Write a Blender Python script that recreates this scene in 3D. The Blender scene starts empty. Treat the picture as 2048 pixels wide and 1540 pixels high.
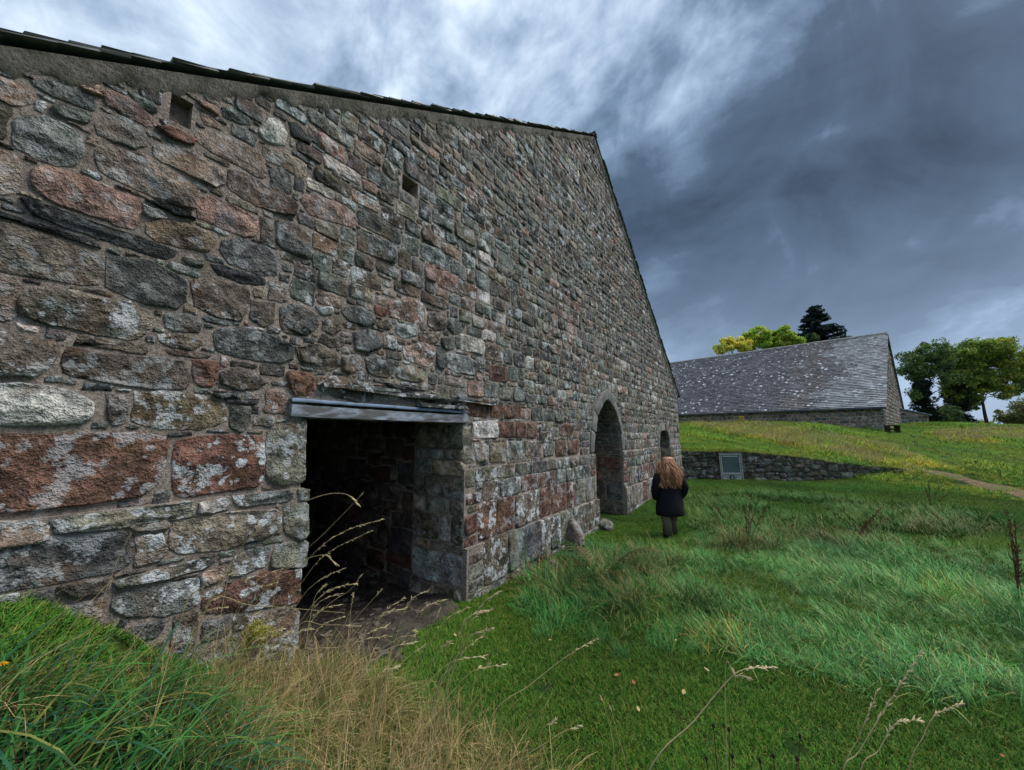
import bpy, bmesh, math, random
import numpy as np
from mathutils import Vector, Matrix, noise
from mathutils.geometry import tessellate_polygon
random.seed(7); np.random.seed(7)
R = math.radians
scene = bpy.context.scene
COL = scene.collection

# ------------------------------------------------------------------ camera
F_PX, HY, EYE = 770.0, 868.0, 1.95            # focal length and horizon row in photograph pixels, eye height
PITCH = math.atan((HY - 770.0) / F_PX)
cam_d = bpy.data.cameras.new('camera'); cam = bpy.data.objects.new('camera', cam_d); COL.objects.link(cam)
cam_d.sensor_width = 36.0; cam_d.lens = F_PX / 2048.0 * 36.0
cam_d.clip_start = 0.05; cam_d.clip_end = 12000.0
cam.location = (0, 0, EYE); cam.rotation_euler = (R(90) + PITCH, 0, 0)
scene.camera = cam

# ------------------------------------------------------------------ world: overcast sky
SKY_O = (7.8, 2.6); SKY_T = 28
SUN_AZ, SUN_EL = R(84), R(54)                  # azimuth clockwise from +Y
world = bpy.data.worlds.new('World'); scene.world = world; world.use_nodes = True
def build_world():
    nt = world.node_tree; nt.nodes.clear()
    N = lambda t, **k: _n(nt, t, k)
    L = nt.links.new
    out = N('ShaderNodeOutputWorld'); mix = N('ShaderNodeMixShader')
    sky = N('ShaderNodeTexSky'); sky.sky_type = 'NISHITA'; sky.sun_disc = False
    sky.sun_elevation = SUN_EL; sky.sun_rotation = SUN_AZ
    bs = N('ShaderNodeBackground'); bs.inputs['Strength'].default_value = 0.07
    L(sky.outputs[0], bs.inputs[0])
    tc = N('ShaderNodeTexCoord')
    sep = N('ShaderNodeSeparateXYZ'); L(tc.outputs['Generated'], sep.inputs[0])
    def m(op, a, b=None, c=None, clamp=False):
        n = N('ShaderNodeMath'); n.operation = op; n.use_clamp = clamp
        for i, v in enumerate((a, b, c)):
            if v is None: continue
            if hasattr(v, 'default_value') or hasattr(v, 'is_linked'): L(v, n.inputs[i])
            else: n.inputs[i].default_value = v
        return n.outputs[0]
    # cloud masses on the dome, drawn out along slanting bands
    def cloud(scale, tilt, sc, off, detail, rough, dist=0.0):
        rt = N('ShaderNodeVectorRotate'); rt.rotation_type = 'Y_AXIS'; rt.inputs['Angle'].default_value = tilt; L(tc.outputs['Generated'], rt.inputs['Vector'])
        mp = N('ShaderNodeMapping'); mp.inputs['Scale'].default_value = sc; mp.inputs['Location'].default_value = off
        L(rt.outputs[0], mp.inputs[0])
        n = N('ShaderNodeTexNoise'); n.inputs['Scale'].default_value = scale
        n.inputs['Detail'].default_value = detail; n.inputs['Roughness'].default_value = rough
        n.inputs['Distortion'].default_value = dist
        L(mp.outputs[0], n.inputs['Vector']); return n.outputs[0]
    a = cloud(1.25, R(SKY_T), (1.0, 1.0, 1.9), (SKY_O[0], SKY_O[1], 0), 8, 0.56, 0.45)
    b = cloud(3.2, R(SKY_T), (1.0, 1.0, 1.25), (SKY_O[1], 5.1, 2), 8, 0.55, 0.9)
    c = cloud(9.0, R(SKY_T), (1.0, 1.0, 1.0), (1.2, 4.4, 1), 6, 0.6, 0.6)
    v = m('ADD', m('ADD', m('MULTIPLY', a, 0.60), m('MULTIPLY', b, 0.36)), m('MULTIPLY', c, 0.09))
    # the brighter side of the overcast lies to the left, the heavy bank to the right, as in the photograph
    v = m('ADD', v, m('MULTIPLY', sep.outputs[0], -0.055))
    ramp = N('ShaderNodeValToRGB'); L(v, ramp.inputs[0])
    cr = ramp.color_ramp; cr.interpolation = 'LINEAR'
    stops = [(0.27, (0.007, 0.012, 0.021)), (0.415, (0.033, 0.052, 0.081)), (0.470, (0.076, 0.114, 0.168)),
             (0.522, (0.165, 0.220, 0.296)), (0.605, (0.36, 0.42, 0.49))]
    while len(cr.elements) < len(stops): cr.elements.new(0.5)
    for e, (p, col) in zip(cr.elements, stops): e.position = p; e.color = (*col, 1)
    # pale blue air near the horizon
    hz = m('SUBTRACT', 1.0, m('DIVIDE', m('MAXIMUM', sep.outputs[2], 0.0), 0.44), clamp=True)
    hz = m('MULTIPLY', m('POWER', hz, 1.5), 0.75)
    mc = N('ShaderNodeMix'); mc.data_type = 'RGBA'; L(hz, mc.inputs[0]); L(ramp.outputs[0], mc.inputs[6])
    mc.inputs[7].default_value = (0.165, 0.22, 0.31, 1)
    bc = N('ShaderNodeBackground'); bc.inputs['Strength'].default_value = 1.0; L(mc.outputs[2], bc.inputs[0])
    mix.inputs[0].default_value = 0.93
    L(bs.outputs[0], mix.inputs[1]); L(bc.outputs[0], mix.inputs[2]); L(mix.outputs[0], out.inputs[0])
def _n(nt, t, k):
    n = nt.nodes.new(t)
    for a, b in k.items(): setattr(n, a, b)
    return n
build_world()
sun_d = bpy.data.lights.new('sun', 'SUN'); sun = bpy.data.objects.new('sun', sun_d); COL.objects.link(sun)
sun_d.energy = 1.5; sun_d.angle = R(28); sun_d.color = (1.0, 0.97, 0.92)
sd = Vector((math.sin(SUN_AZ) * math.cos(SUN_EL), math.cos(SUN_AZ) * math.cos(SUN_EL), math.sin(SUN_EL)))
sun.rotation_euler = (-sd).to_track_quat('-Z', 'Y').to_euler()
vs = scene.view_settings; vs.view_transform = 'Standard'; vs.look = 'None'; vs.gamma = 1.0; vs.exposure = 1.3
vs.use_curve_mapping = False
scene.cycles.max_bounces = 4; scene.cycles.diffuse_bounces = 2; scene.cycles.use_light_tree = False; scene.cycles.use_adaptive_sampling = True; scene.cycles.adaptive_threshold = 0.02; scene.cycles.glossy_bounces = 2; scene.cycles.transparent_max_bounces = 6

# ------------------------------------------------------------------ pixel <-> place
def ray(x, y):
    a = (x - 1024.0) / F_PX; b = (y - 770.0) / F_PX
    return np.array([a, math.cos(PITCH) + b * math.sin(PITCH), math.sin(PITCH) - b * math.cos(PITCH)])
def project(P):
    P = np.asarray(P, float).reshape(-1, 3)
    dz = P[:, 2] - EYE
    fw = P[:, 1] * math.cos(PITCH) + dz * math.sin(PITCH)
    up = -P[:, 1] * math.sin(PITCH) + dz * math.cos(PITCH)
    fw = np.where(fw < 0.05, 0.05, fw)
    return np.stack([1024 + F_PX * P[:, 0] / fw, 770 - F_PX * up / fw], 1)
_r = ray(1540, HY); PSI = math.atan2(_r[0], _r[1])
W = np.array([math.sin(PSI), math.cos(PSI)]); NV = np.array([-W[1], W[0]])   # along the gable wall, into the building
D1 = 3.2                                                                      # metres from the camera to the gable wall
def wall_px(x, y, d=D1):
    r = ray(x, y); t = d / (r[:2] @ NV)
    return np.array([t * (r[:2] @ W), EYE + t * r[2]])
def sd_of(x, y): return x * W[0] + y * W[1], x * NV[0] + y * NV[1]

# ------------------------------------------------------------------ object helpers
def link(o, parent=None):
    COL.objects.link(o)
    if parent is not None: o.parent = parent
    return o
def empty(name, loc=(0, 0, 0), rz=0.0, parent=None):
    o = bpy.data.objects.new(name, None); o.location = loc; o.rotation_euler = (0, 0, rz); o.empty_display_size = 0.2
    return link(o, parent)
def tag(o, label=None, cat=None, group=None, kind=None):
    if label: o['label'] = label
    if cat: o['category'] = cat
    if group: o['group'] = group
    if kind: o['kind'] = kind
    return o
def mesh_from(name, V, Fc, mat=None, smooth=False, cols=None, cname='scol'):
    me = bpy.data.meshes.new(name)
    V = np.asarray(V, dtype=np.float64).reshape(-1, 3)
    me.from_pydata(V.tolist() if len(V) < 400000 else V, [], Fc)
    if smooth: me.polygons.foreach_set('use_smooth', [True] * len(me.polygons))
    if cols is not None:
        at = me.attributes.new(cname, 'FLOAT_COLOR', 'POINT')
        at.data.foreach_set('color', np.asarray(cols, dtype=np.float32).reshape(-1))
    if mat: me.materials.append(mat)
    me.update(); return me
def fast_mesh(name, V, quads=None, tris=None, mat=None, smooth=False, cols=None, cname='scol'):
    me = bpy.data.meshes.new(name); V = np.asarray(V, np.float32)
    loops = []; starts = []; n = 0
    if quads is not None and len(quads):
        q = np.asarray(quads, np.int32); loops.append(q.reshape(-1)); starts.append(np.arange(len(q)) * 4); n = len(q) * 4
    if tris is not None and len(tris):
        t = np.asarray(tris, np.int32); loops.append(t.reshape(-1)); starts.append(n + np.arange(len(t)) * 3)
    loops = np.concatenate(loops); starts = np.concatenate(starts).astype(np.int32)
    me.vertices.add(len(V)); me.vertices.foreach_set('co', V.reshape(-1))
    me.loops.add(len(loops)); me.loops.foreach_set('vertex_index', loops)
    me.polygons.add(len(starts)); me.polygons.foreach_set('loop_start', starts)
    if smooth: me.polygons.foreach_set('use_smooth', np.ones(len(starts), bool))
    if cols is not None:
        at = me.attributes.new(cname, 'FLOAT_COLOR', 'POINT'); at.data.foreach_set('color', np.asarray(cols, np.float32).reshape(-1))
    if mat: me.materials.append(mat)
    me.update(calc_edges=True); me.validate(); return me
def add(name, me, parent=None, loc=None):
    o = bpy.data.objects.new(name, me)
    if loc is not None: o.location = loc
    return link(o, parent)
class MB:
    """collects simple shapes into one mesh"""
    def __init__(s): s.V = []; s.F = []
    def box(s, c, h, M=None):
        b = len(s.V)
        for dx in (-1, 1):
            for dy in (-1, 1):
                for dz in (-1, 1):
                    v = Vector((c[0] + dx * h[0], c[1] + dy * h[1], c[2] + dz * h[2]))
                    s.V.append(tuple(M @ v if M else v))
        s.F += [tuple(b + i for i in f) for f in ((0, 1, 3, 2), (4, 6, 7, 5), (0, 4, 5, 1), (2, 3, 7, 6), (0, 2, 6, 4), (1, 5, 7, 3))]
        return s
    def tube(s, pts, rad, n=6, cap=True):
        b = len(s.V); pts = [Vector(p) for p in pts]; up = Vector((0.13, 0.31, 0.94))
        for i, p in enumerate(pts):
            t = (pts[min(i + 1, len(pts) - 1)] - pts[max(i - 1, 0)]).normalized()
            a = t.cross(up)
            if a.length < 1e-3: a = t.cross(Vector((1, 0, 0)))
            a.normalize(); c = t.cross(a)
            r = rad[i] if hasattr(rad, '__len__') else rad
            for k in range(n):
                th = 2 * math.pi * k / n
                s.V.append(tuple(p + a * (r * math.cos(th)) + c * (r * math.sin(th))))
        for i in range(len(pts) - 1):
            for k in range(n):
                k2 = (k + 1) % n
                s.F.append((b + i * n + k, b + i * n + k2, b + (i + 1) * n + k2, b + (i + 1) * n + k))
        if cap:
            s.F.append(tuple(b + k for k in range(n))[::-1]); e = b + (len(pts) - 1) * n
            s.F.append(tuple(e + k for k in range(n)))
        return s
    def build(s, name, mat, parent=None, smooth=False, loc=None):
        return add(name, mesh_from(name, s.V, s.F, mat, smooth), parent, loc)

# ------------------------------------------------------------------ materials
MATS = {}
def new_mat(name, rough=0.9, spec=0.3):
    m = bpy.data.materials.new(name); m.use_nodes = True
    nt = m.node_tree; b = nt.nodes['Principled BSDF']
    b.inputs['Roughness'].default_value = rough; b.inputs['Specular IOR Level'].default_value = spec
    MATS[name] = m
    return m, nt, b, (lambda t, **k: _n(nt, t, k)), nt.links.new
def nz(N, L, vec, scale, detail=4, rough=0.55, dist=0.0):
    n = N('ShaderNodeTexNoise'); n.inputs['Scale'].default_value = scale; n.inputs['Detail'].default_value = detail
    n.inputs['Roughness'].default_value = rough; n.inputs['Distortion'].default_value = dist
    if vec is not None: L(vec, n.inputs['Vector'])
    return n
def ramp(N, L, src, stops):
    r = N('ShaderNodeValToRGB'); cr = r.color_ramp
    while len(cr.elements) < len(stops): cr.elements.new(0.5)
    for e, (p, c) in zip(cr.elements, stops):
        e.position = p; e.color = (*c, 1) if hasattr(c, '__len__') else (c, c, c, 1)
    L(src, r.inputs[0]); return r.outputs[0]
def mixc(N, L, fac, a, b, mode='MIX'):
    m = N('ShaderNodeMix'); m.data_type = 'RGBA'; m.blend_type = mode
    for i, v in ((0, fac), (6, a), (7, b)):
        if hasattr(v, 'is_linked'): L(v, m.inputs[i])
        elif hasattr(v, '__len__'): m.inputs[i].default_value = (*v[:3], 1)
        else: m.inputs[i].default_value = v
    return m.outputs[2]
def math_(N, L, op, a, b=0.0, clamp=False):
    m = N('ShaderNodeMath'); m.operation = op; m.use_clamp = clamp
    for i, v in ((0, a), (1, b)):
        if hasattr(v, 'is_linked'): L(v, m.inputs[i])
        else: m.inputs[i].default_value = v
    return m.outputs[0]
def bump(N, L, b, h, strength, dist):
    n = N('ShaderNodeBump'); n.inputs['Strength'].default_value = strength; n.inputs['Distance'].default_value = dist
    L(h, n.inputs['Height']); L(n.outputs[0], b.inputs['Normal']); return n

def mat_stone(name, grain=1.0, lich=1.0, moss=0.0):
    m, nt, b, N, L = new_mat(name, 0.88, 0.25)
    at = N('ShaderNodeAttribute'); at.attribute_name = 'scol'
    g = N('ShaderNodeNewGeometry'); pos = g.outputs['Position']
    # each stone gets its own stretch of pattern
    off = N('ShaderNodeVectorMath'); off.operation = 'MULTIPLY_ADD'; L(at.outputs['Vector'], off.inputs[0])
    off.inputs[1].default_value = (37.0, 53.0, 71.0); L(pos, off.inputs[2])
    pv = off.outputs[0]
    n1 = nz(N, L, pv, 5.0, 3, 0.66); n2 = nz(N, L, pv, 17, 3, 0.72); n3 = nz(N, L, pv, 90, 2, 0.7)
    c = mixc(N, L, 1.0, at.outputs['Color'], ramp(N, L, n1.outputs[0], [(0.32, (0.30, 0.30, 0.32)), (0.47, (0.85, 0.84, 0.82)), (0.66, (1.6, 1.56, 1.5))]), 'MULTIPLY')
    c = mixc(N, L, 1.0, c, ramp(N, L, n2.outputs[0], [(0.3, (0.5, 0.5, 0.5)), (0.52, (1, 1, 1)), (0.75, (1.42, 1.38, 1.32))]), 'MULTIPLY')
    c = mixc(N, L, 1.0, c, ramp(N, L, n3.outputs[0], [(0.33, (0.62, 0.62, 0.62)), (0.62, (1.25, 1.25, 1.25))]), 'MULTIPLY')
    # iron-stained patches
    nst = nz(N, L, pv, 3.1, 2, 0.5)
    c = mixc(N, L, math_(N, L, 'MULTIPLY', ramp(N, L, nst.outputs[0], [(0.56, 0.0), (0.68, 1.0)]), 0.5), c, (0.17, 0.095, 0.05))
    # lichen: round pale spots and larger crusts
    wn = nz(N, L, pos, 26, 3, 0.6)
    wv = N('ShaderNodeVectorMath'); wv.operation = 'MULTIPLY_ADD'; L(wn.outputs['Color'], wv.inputs[0])
    wv.inputs[1].default_value = (0.035, 0.035, 0.035); L(pos, wv.inputs[2])
    def spots(scale, lo, hi, amt):
        vo = N('ShaderNodeTexVoronoi'); vo.inputs['Scale'].default_value = scale; L(wv.outputs[0], vo.inputs['Vector'])
        sp = N('ShaderNodeSeparateColor'); L(vo.outputs['Color'], sp.inputs[0])
        rad = math_(N, L, 'MULTIPLY', math_(N, L, 'SUBTRACT', sp.outputs[0], lo, True), hi)
        f = math_(N, L, 'MULTIPLY', math_(N, L, 'SUBTRACT', rad, vo.outputs['Distance']), 14.0, True)
        return math_(N, L, 'MULTIPLY', f, amt)
    al = at.outputs['Alpha']
    s1 = spots(11, 0.34, 0.75, 0.85); s2 = spots(24, 0.40, 0.6, 0.8)
    cl = ramp(N, L, nz(N, L, pv, 2.6, 2).outputs[0], [(0.34, 0.0), (0.50, 1.0)])
    crust = ramp(N, L, nz(N, L, pos, 5.5, 4, 0.7).outputs[0], [(0.535, 0.0), (0.585, 0.9)])
    f = math_(N, L, 'MAXIMUM', math_(N, L, 'MULTIPLY', math_(N, L, 'MAXIMUM', s1, s2), cl), crust)
    f = math_(N, L, 'MULTIPLY', math_(N, L, 'MULTIPLY', f, al), lich, True)
    lc = mixc(N, L, nz(N, L, pos, 40, 3).outputs[0], (0.36, 0.39, 0.40), (0.62, 0.64, 0.66))
    c = mixc(N, L, f, c, lc)
    if moss:
        mf = ramp(N, L, nz(N, L, pos, 7, 5, 0.7).outputs[0], [(0.52, 0.0), (0.66, moss)])
        c = mixc(N, L, mf, c, (0.05, 0.065, 0.016))
    L(c, b.inputs['Base Color'])
    h = math_(N, L, 'ADD', math_(N, L, 'MULTIPLY', n1.outputs[0], 0.9), math_(N, L, 'MULTIPLY', n2.outputs[0], 0.6))
    h = math_(N, L, 'ADD', h, math_(N, L, 'MULTIPLY', n3.outputs[0], 0.16))
    bump(N, L, b, h, 1.0, 0.075 * grain)
    return m
mat_stone('stone'); mat_stone('stone_mossy', moss=0.8)
def mat_mortar(name, col, dark):
    m, nt, b, N, L = new_mat(name, 0.95, 0.15)
    g = N('ShaderNodeNewGeometry'); pos = g.outputs['Position']
    n1 = nz(N, L, pos, 3.0, 5, 0.6); n2 = nz(N, L, pos, 55, 5, 0.75); n3 = nz(N, L, pos, 17, 4, 0.6)
    c = mixc(N, L, ramp(N, L, n1.outputs[0], [(0.35, 0.0), (0.65, 1.0)]), dark, col)
    c = mixc(N, L, 1.0, c, ramp(N, L, n2.outputs[0], [(0.32, (0.45, 0.45, 0.45)), (0.5, (1, 1, 1)), (0.68, (1.5, 1.45, 1.4))]), 'MULTIPLY')
    lf = ramp(N, L, nz(N, L, pos, 8, 6, 0.7).outputs[0], [(0.60, 0.0), (0.66, 0.55)])
    c = mixc(N, L, lf, c, (0.45, 0.46, 0.46))
    L(c, b.inputs['Base Color'])
    h = math_(N, L, 'ADD', n2.outputs[0], math_(N, L, 'MULTIPLY', n3.outputs[0], 1.2))
    bump(N, L, b, h, 1.0, 0.03)
    return m
mat_mortar('mortar', (0.39, 0.33, 0.28), (0.235, 0.2, 0.17))
mat_mortar('verge_render', (0.30, 0.275, 0.23), (0.17, 0.155, 0.13))
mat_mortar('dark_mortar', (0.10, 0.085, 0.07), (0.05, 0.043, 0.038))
def mat_simple(name, col, rough=0.8, spec=0.3, var=0.35, scale=8.0, bmp=0.0, bdist=0.01, col2=None, stretch=None):
    m, nt, b, N, L = new_mat(name, rough, spec)
    tc = N('ShaderNodeTexCoord'); vec = tc.outputs['Object']
    if stretch:
        mp = N('ShaderNodeMapping'); mp.inputs['Scale'].default_value = stretch; L(vec, mp.inputs[0]); vec = mp.outputs[0]
    n = nz(N, L, vec, scale, 6, 0.65)
    c = mixc(N, L, 1.0, col, ramp(N, L, n.outputs[0], [(0.3, 1 - var), (0.7, 1 + var)]), 'MULTIPLY')
    if col2: c = mixc(N, L, ramp(N, L, nz(N, L, vec, scale * 0.4, 4).outputs[0], [(0.45, 0.0), (0.6, 1.0)]), c, col2)
    L(c, b.inputs['Base Color'])
    if bmp: bump(N, L, b, n.outputs[0], bmp, bdist)
    return m
mat_simple('roof_slate_edge', (0.045, 0.055, 0.085), 0.55, 0.5, 0.5, 5, 0.5, 0.01, (0.10, 0.11, 0.10))
mat_simple('lintel_wood', (0.27, 0.305, 0.36), 0.8, 0.25, 0.4, 6, 0.6, 0.006, (0.12, 0.12, 0.12), (2.0, 5, 7))
mat_simple('lead', (0.17, 0.23, 0.32), 0.8, 0.2, 0.35, 9, 0.4, 0.01)
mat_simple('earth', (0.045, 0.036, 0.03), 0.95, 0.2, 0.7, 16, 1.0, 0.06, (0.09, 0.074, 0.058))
mat_simple('path_earth', (0.15, 0.095, 0.05), 0.95, 0.2, 0.6, 5, 1.0, 0.08, (0.09, 0.10, 0.03))
mat_simple('dressed_stone', (0.20, 0.198, 0.185), 0.9, 0.2, 0.45, 9, 0.35, 0.02, (0.13, 0.13, 0.12))
mat_simple('bark', (0.05, 0.042, 0.034), 0.95, 0.2, 0.5, 10, 0.8, 0.03)
mat_simple('water_far', (0.33, 0.40, 0.48), 0.25, 0.5, 0.1, 0.05)
mat_simple('hazed_forest', (0.045, 0.075, 0.10), 1.0, 0.05, 0.5, 0.02)  # forest green shifted to dark blue: distance haze put into the colour
def mat_vcol(name, rough=0.7, spec=0.3, trans=0.0, inst=False, sheen=0.0):
    m, nt, b, N, L = new_mat(name, rough, spec)
    at = N('ShaderNodeAttribute'); at.attribute_name = 'gcol'
    c = at.outputs['Color']
    if inst:
        ti = N('ShaderNodeAttribute'); ti.attribute_name = 'tint'; ti.attribute_type = 'INSTANCER'
        c = mixc(N, L, 1.0, c, ti.outputs['Color'], 'MULTIPLY')
    L(c, b.inputs['Base Color'])
    if trans:
        tr = N('ShaderNodeBsdfTranslucent'); L(c, tr.inputs[0]); mx = N('ShaderNodeMixShader'); mx.inputs[0].default_value = trans
        L(b.outputs[0], mx.inputs[1]); L(tr.outputs[0], mx.inputs[2]); L(mx.outputs[0], nt.nodes['Material Output'].inputs[0])
    return m
mat_vcol('grass', 0.6, 0.12, 0.0, True); mat_vcol('wet_grass', 0.5, 0.22, 0.0, True)
mat_vcol('leaf', 0.6, 0.3, 0.4)
mat_vcol('dry', 0.75, 0.2, 0.15)

# ------------------------------------------------------------------ terrain
def sstep(a, b, x):
    t = np.clip((np.asarray(x, float) - a) / (b - a), 0, 1); return t * t * (3 - 2 * t)
RW_Y = 16.55                                              # retaining wall: front face line, from the gable corner to the right
_VN = {}
def vnoise(x, y, f, seed):
    # cheap smooth noise from sines, vectorised
    if seed not in _VN:
        r = np.random.RandomState(seed); _VN[seed] = [(r.uniform(0, 6.28), r.uniform(0.6, 1.7), r.uniform(0, 6.28)) for _ in range(5)]
    o = 0
    for a, ff, p in _VN[seed]: o = o + np.sin((x * math.cos(a) + y * math.sin(a)) * (f * ff) + p)
    return o / 5.0
RW_U = [0, 3.5, 5.6, 7.8, 9.5, 10.4]; RW_H = [1.2, 1.12, .9, .5, .18, 0.0]       # height of the retaining wall along its length
def slope_right(x, y): return 1.95 * sstep(10.5, 29, y) * sstep(12.0, 20, x)
def H(x, y):
    x = np.asarray(x, float); y = np.asarray(y, float)
    s, d = sd_of(x, y)
    # mound against the left end of the gable and the bank the camera stands on
    g = 1.26 * np.exp(-(s / 1.12) ** 2 * np.where(s < 0, 0.15, 1.0)) * (0.26 + 0.74 * sstep(1.5, 3.1, d)) * (1 - sstep(3.25, 3.6, d))
    z = g
    z = z - 0.12 * np.exp(-(((x - 3.3) / 2.2) ** 2 + ((y - 8.0) / 2.5) ** 2))
    z = z + 0.05 * np.exp(-(((x - 4.6) / 2.6) ** 2 + ((y - 4.2) / 0.9) ** 2))
    z = z + slope_right(x, y)
    up = np.interp(x - 6.75, RW_U, RW_H) + .03 * (1 - sstep(16.5, 18.5, x))
    rise = 0.108 * (1 - 0.55 * sstep(12, 26, x)) * np.clip(y - RW_Y, 0, 22)
    z = z + (up + rise) * sstep(RW_Y + 0.12, RW_Y + 0.3, y)
    fade = 1 - sstep(48, 95, np.hypot(x, y))
    z = z * fade - 9.0 * sstep(70, 320, y) * sstep(-100, 40, x + 60)
    near = np.exp(-(np.hypot(x, y) / 60.0) ** 2)
    z = z + near * (0.035 * vnoise(x, y, 1.3, 3) + 0.05 * vnoise(x, y, 0.5, 4) * sstep(2.0, 8.0, y) + 0.14 * vnoise(x, y, 0.55, 5) * sstep(RW_Y + 1, RW_Y + 6, y))
    z = z - 0.16 * sstep(3.3, 4.2, d) * (1 - sstep(9, 12, d)) * (1 - sstep(3.4, 4.4, s)) * sstep(0.5, 1.5, s)
    return z
_TS = np.geomspace(0.3, 120.0, 5000)
def ground_px(x, y):
    """the point of the ground seen at a pixel"""
    q = ray(x, y)[None, :] * _TS[:, None]; q[:, 2] += EYE
    k = np.nonzero(q[:, 2] < H(q[:, 0], q[:, 1]))[0]
    return q[k[0] if len(k) else -1]
def axis(parts):
    o = []
    for a, b, st in parts: o += list(np.arange(a, b - 1e-6, st))
    return np.array(o + [parts[-1][1]])
def build_ground():
    xs = axis([(-4000, -600, 400), (-600, -60, 60), (-60, -12, 4), (-12, -4, 0.5), (-4, 20, 0.16), (20, 44, 0.6), (44, 120, 6), (120, 800, 60), (800, 5000, 600)])
    ys = axis([(-60, -6, 6), (-6, -1, 0.5), (-1, RW_Y + 0.12, 0.16), (RW_Y + 0.12, RW_Y + 0.32, 0.06), (RW_Y + 0.32, 32, 0.3), (32, 60, 1.0), (60, 200, 10), (200, 1000, 80), (1000, 7000, 600)])
    X, Y = np.meshgrid(xs, ys); Z = H(X, Y)
    V = np.stack([X, Y, Z], -1).reshape(-1, 3); nx, ny = len(xs), len(ys)
    i = np.arange(nx * ny).reshape(ny, nx)
    q = np.stack([i[:-1, :-1], i[:-1, 1:], i[1:, 1:], i[1:, :-1]], -1).reshape(-1, 4)
    m, nt, b, N, L = new_mat('turf', 0.95, 0.1)
    g = N('ShaderNodeNewGeometry'); pos = g.outputs['Position']
    n1 = nz(N, L, pos, 1.1, 5, 0.6); n2 = nz(N, L, pos, 30, 5, 0.7)
    c = ramp(N, L, n1.outputs[0], [(0.3, (0.010, 0.028, 0.006)), (0.5, (0.022, 0.050, 0.009)), (0.7, (0.050, 0.060, 0.014))])
    c = mixc(N, L, 1.0, c, ramp(N, L, n2.outputs[0], [(0.3, 0.45), (0.7, 1.5)]), 'MULTIPLY')
    L(c, b.inputs['Base Color']); bump(N, L, b, n2.outputs[0], 1.0, 0.03)
    o = add('ground', fast_mesh('ground', V, q, None, m, True)); tag(o, kind='structure'); return o
build_ground()
w = MB().box((900, 1500, -7.6), (2600, 1200, 0.2)); tag(w.build('loch_water', MATS['water_far']), kind='structure')
def build_hills():
    V = []; n = 60
    for k in range(n):
        x = -3500 + 9000 * k / (n - 1)
        h = 60 + 60 * noise.noise(Vector((k * 0.23, 3.3, 0))) + 12 * noise.noise(Vector((k * 1.1, 7, 0)))
        for (yy, zz) in ((2750, -9), (2900, h * 0.55), (3200, h), (3700, -9)): V.append((x, yy, zz))
    Fc = [(k * 4 + j, k * 4 + 4 + j, k * 4 + 5 + j, k * 4 + 1 + j) for k in range(n - 1) for j in range(3)]
    tag(add('far_hills', mesh_from('far_hills', V, Fc, MATS['hazed_forest'], True)), kind='structure')
build_hills()

# ------------------------------------------------------------------ masonry
PAL = {'G': (0.165, 0.178, 0.168), 'g': (0.095, 0.098, 0.094), 'B': (0.118, 0.100, 0.082), 'D': (0.036, 0.038, 0.039), 'P': (0.275, 0.19, 0.155),
       'R': (0.135, 0.073, 0.055), 'T': (0.205, 0.172, 0.14), 'W': (0.44, 0.42, 0.39), 'O': (0.17, 0.138, 0.095), 'M': (0.165, 0.16, 0.128)}
def jcol(k, rnd, amt=0.16, lich=0.5):
    c = PAL[k]; f = 1 + rnd.uniform(-amt, amt) * 1.3
    return [max(0.01, v * f * (1 + rnd.uniform(-amt, amt) * 0.35)) for v in c] + [lich]
def outline(poly, n, rnd, jit):
    """walk round the polygon, n points, edges a little uneven"""
    P = np.asarray(poly, float); Q = np.roll(P, -1, 0); Ls = np.hypot(*(Q - P).T); tot = Ls.sum()
    out = []; acc = 0; i = 0
    for k in range(n):
        t = tot * k / n
        while acc + Ls[i] < t: acc += Ls[i]; i += 1
        f = (t - acc) / max(Ls[i], 1e-9); out.append(P[i] * (1 - f) + Q[i] * f)
    out = np.array(out); out += np.array([[rnd.gauss(0, jit), rnd.gauss(0, jit)] for _ in range(n)])
    # soften the corners
    return out * 0.96 + 0.02 * (np.roll(out, 1, 0) + np.roll(out, -1, 0))
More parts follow.
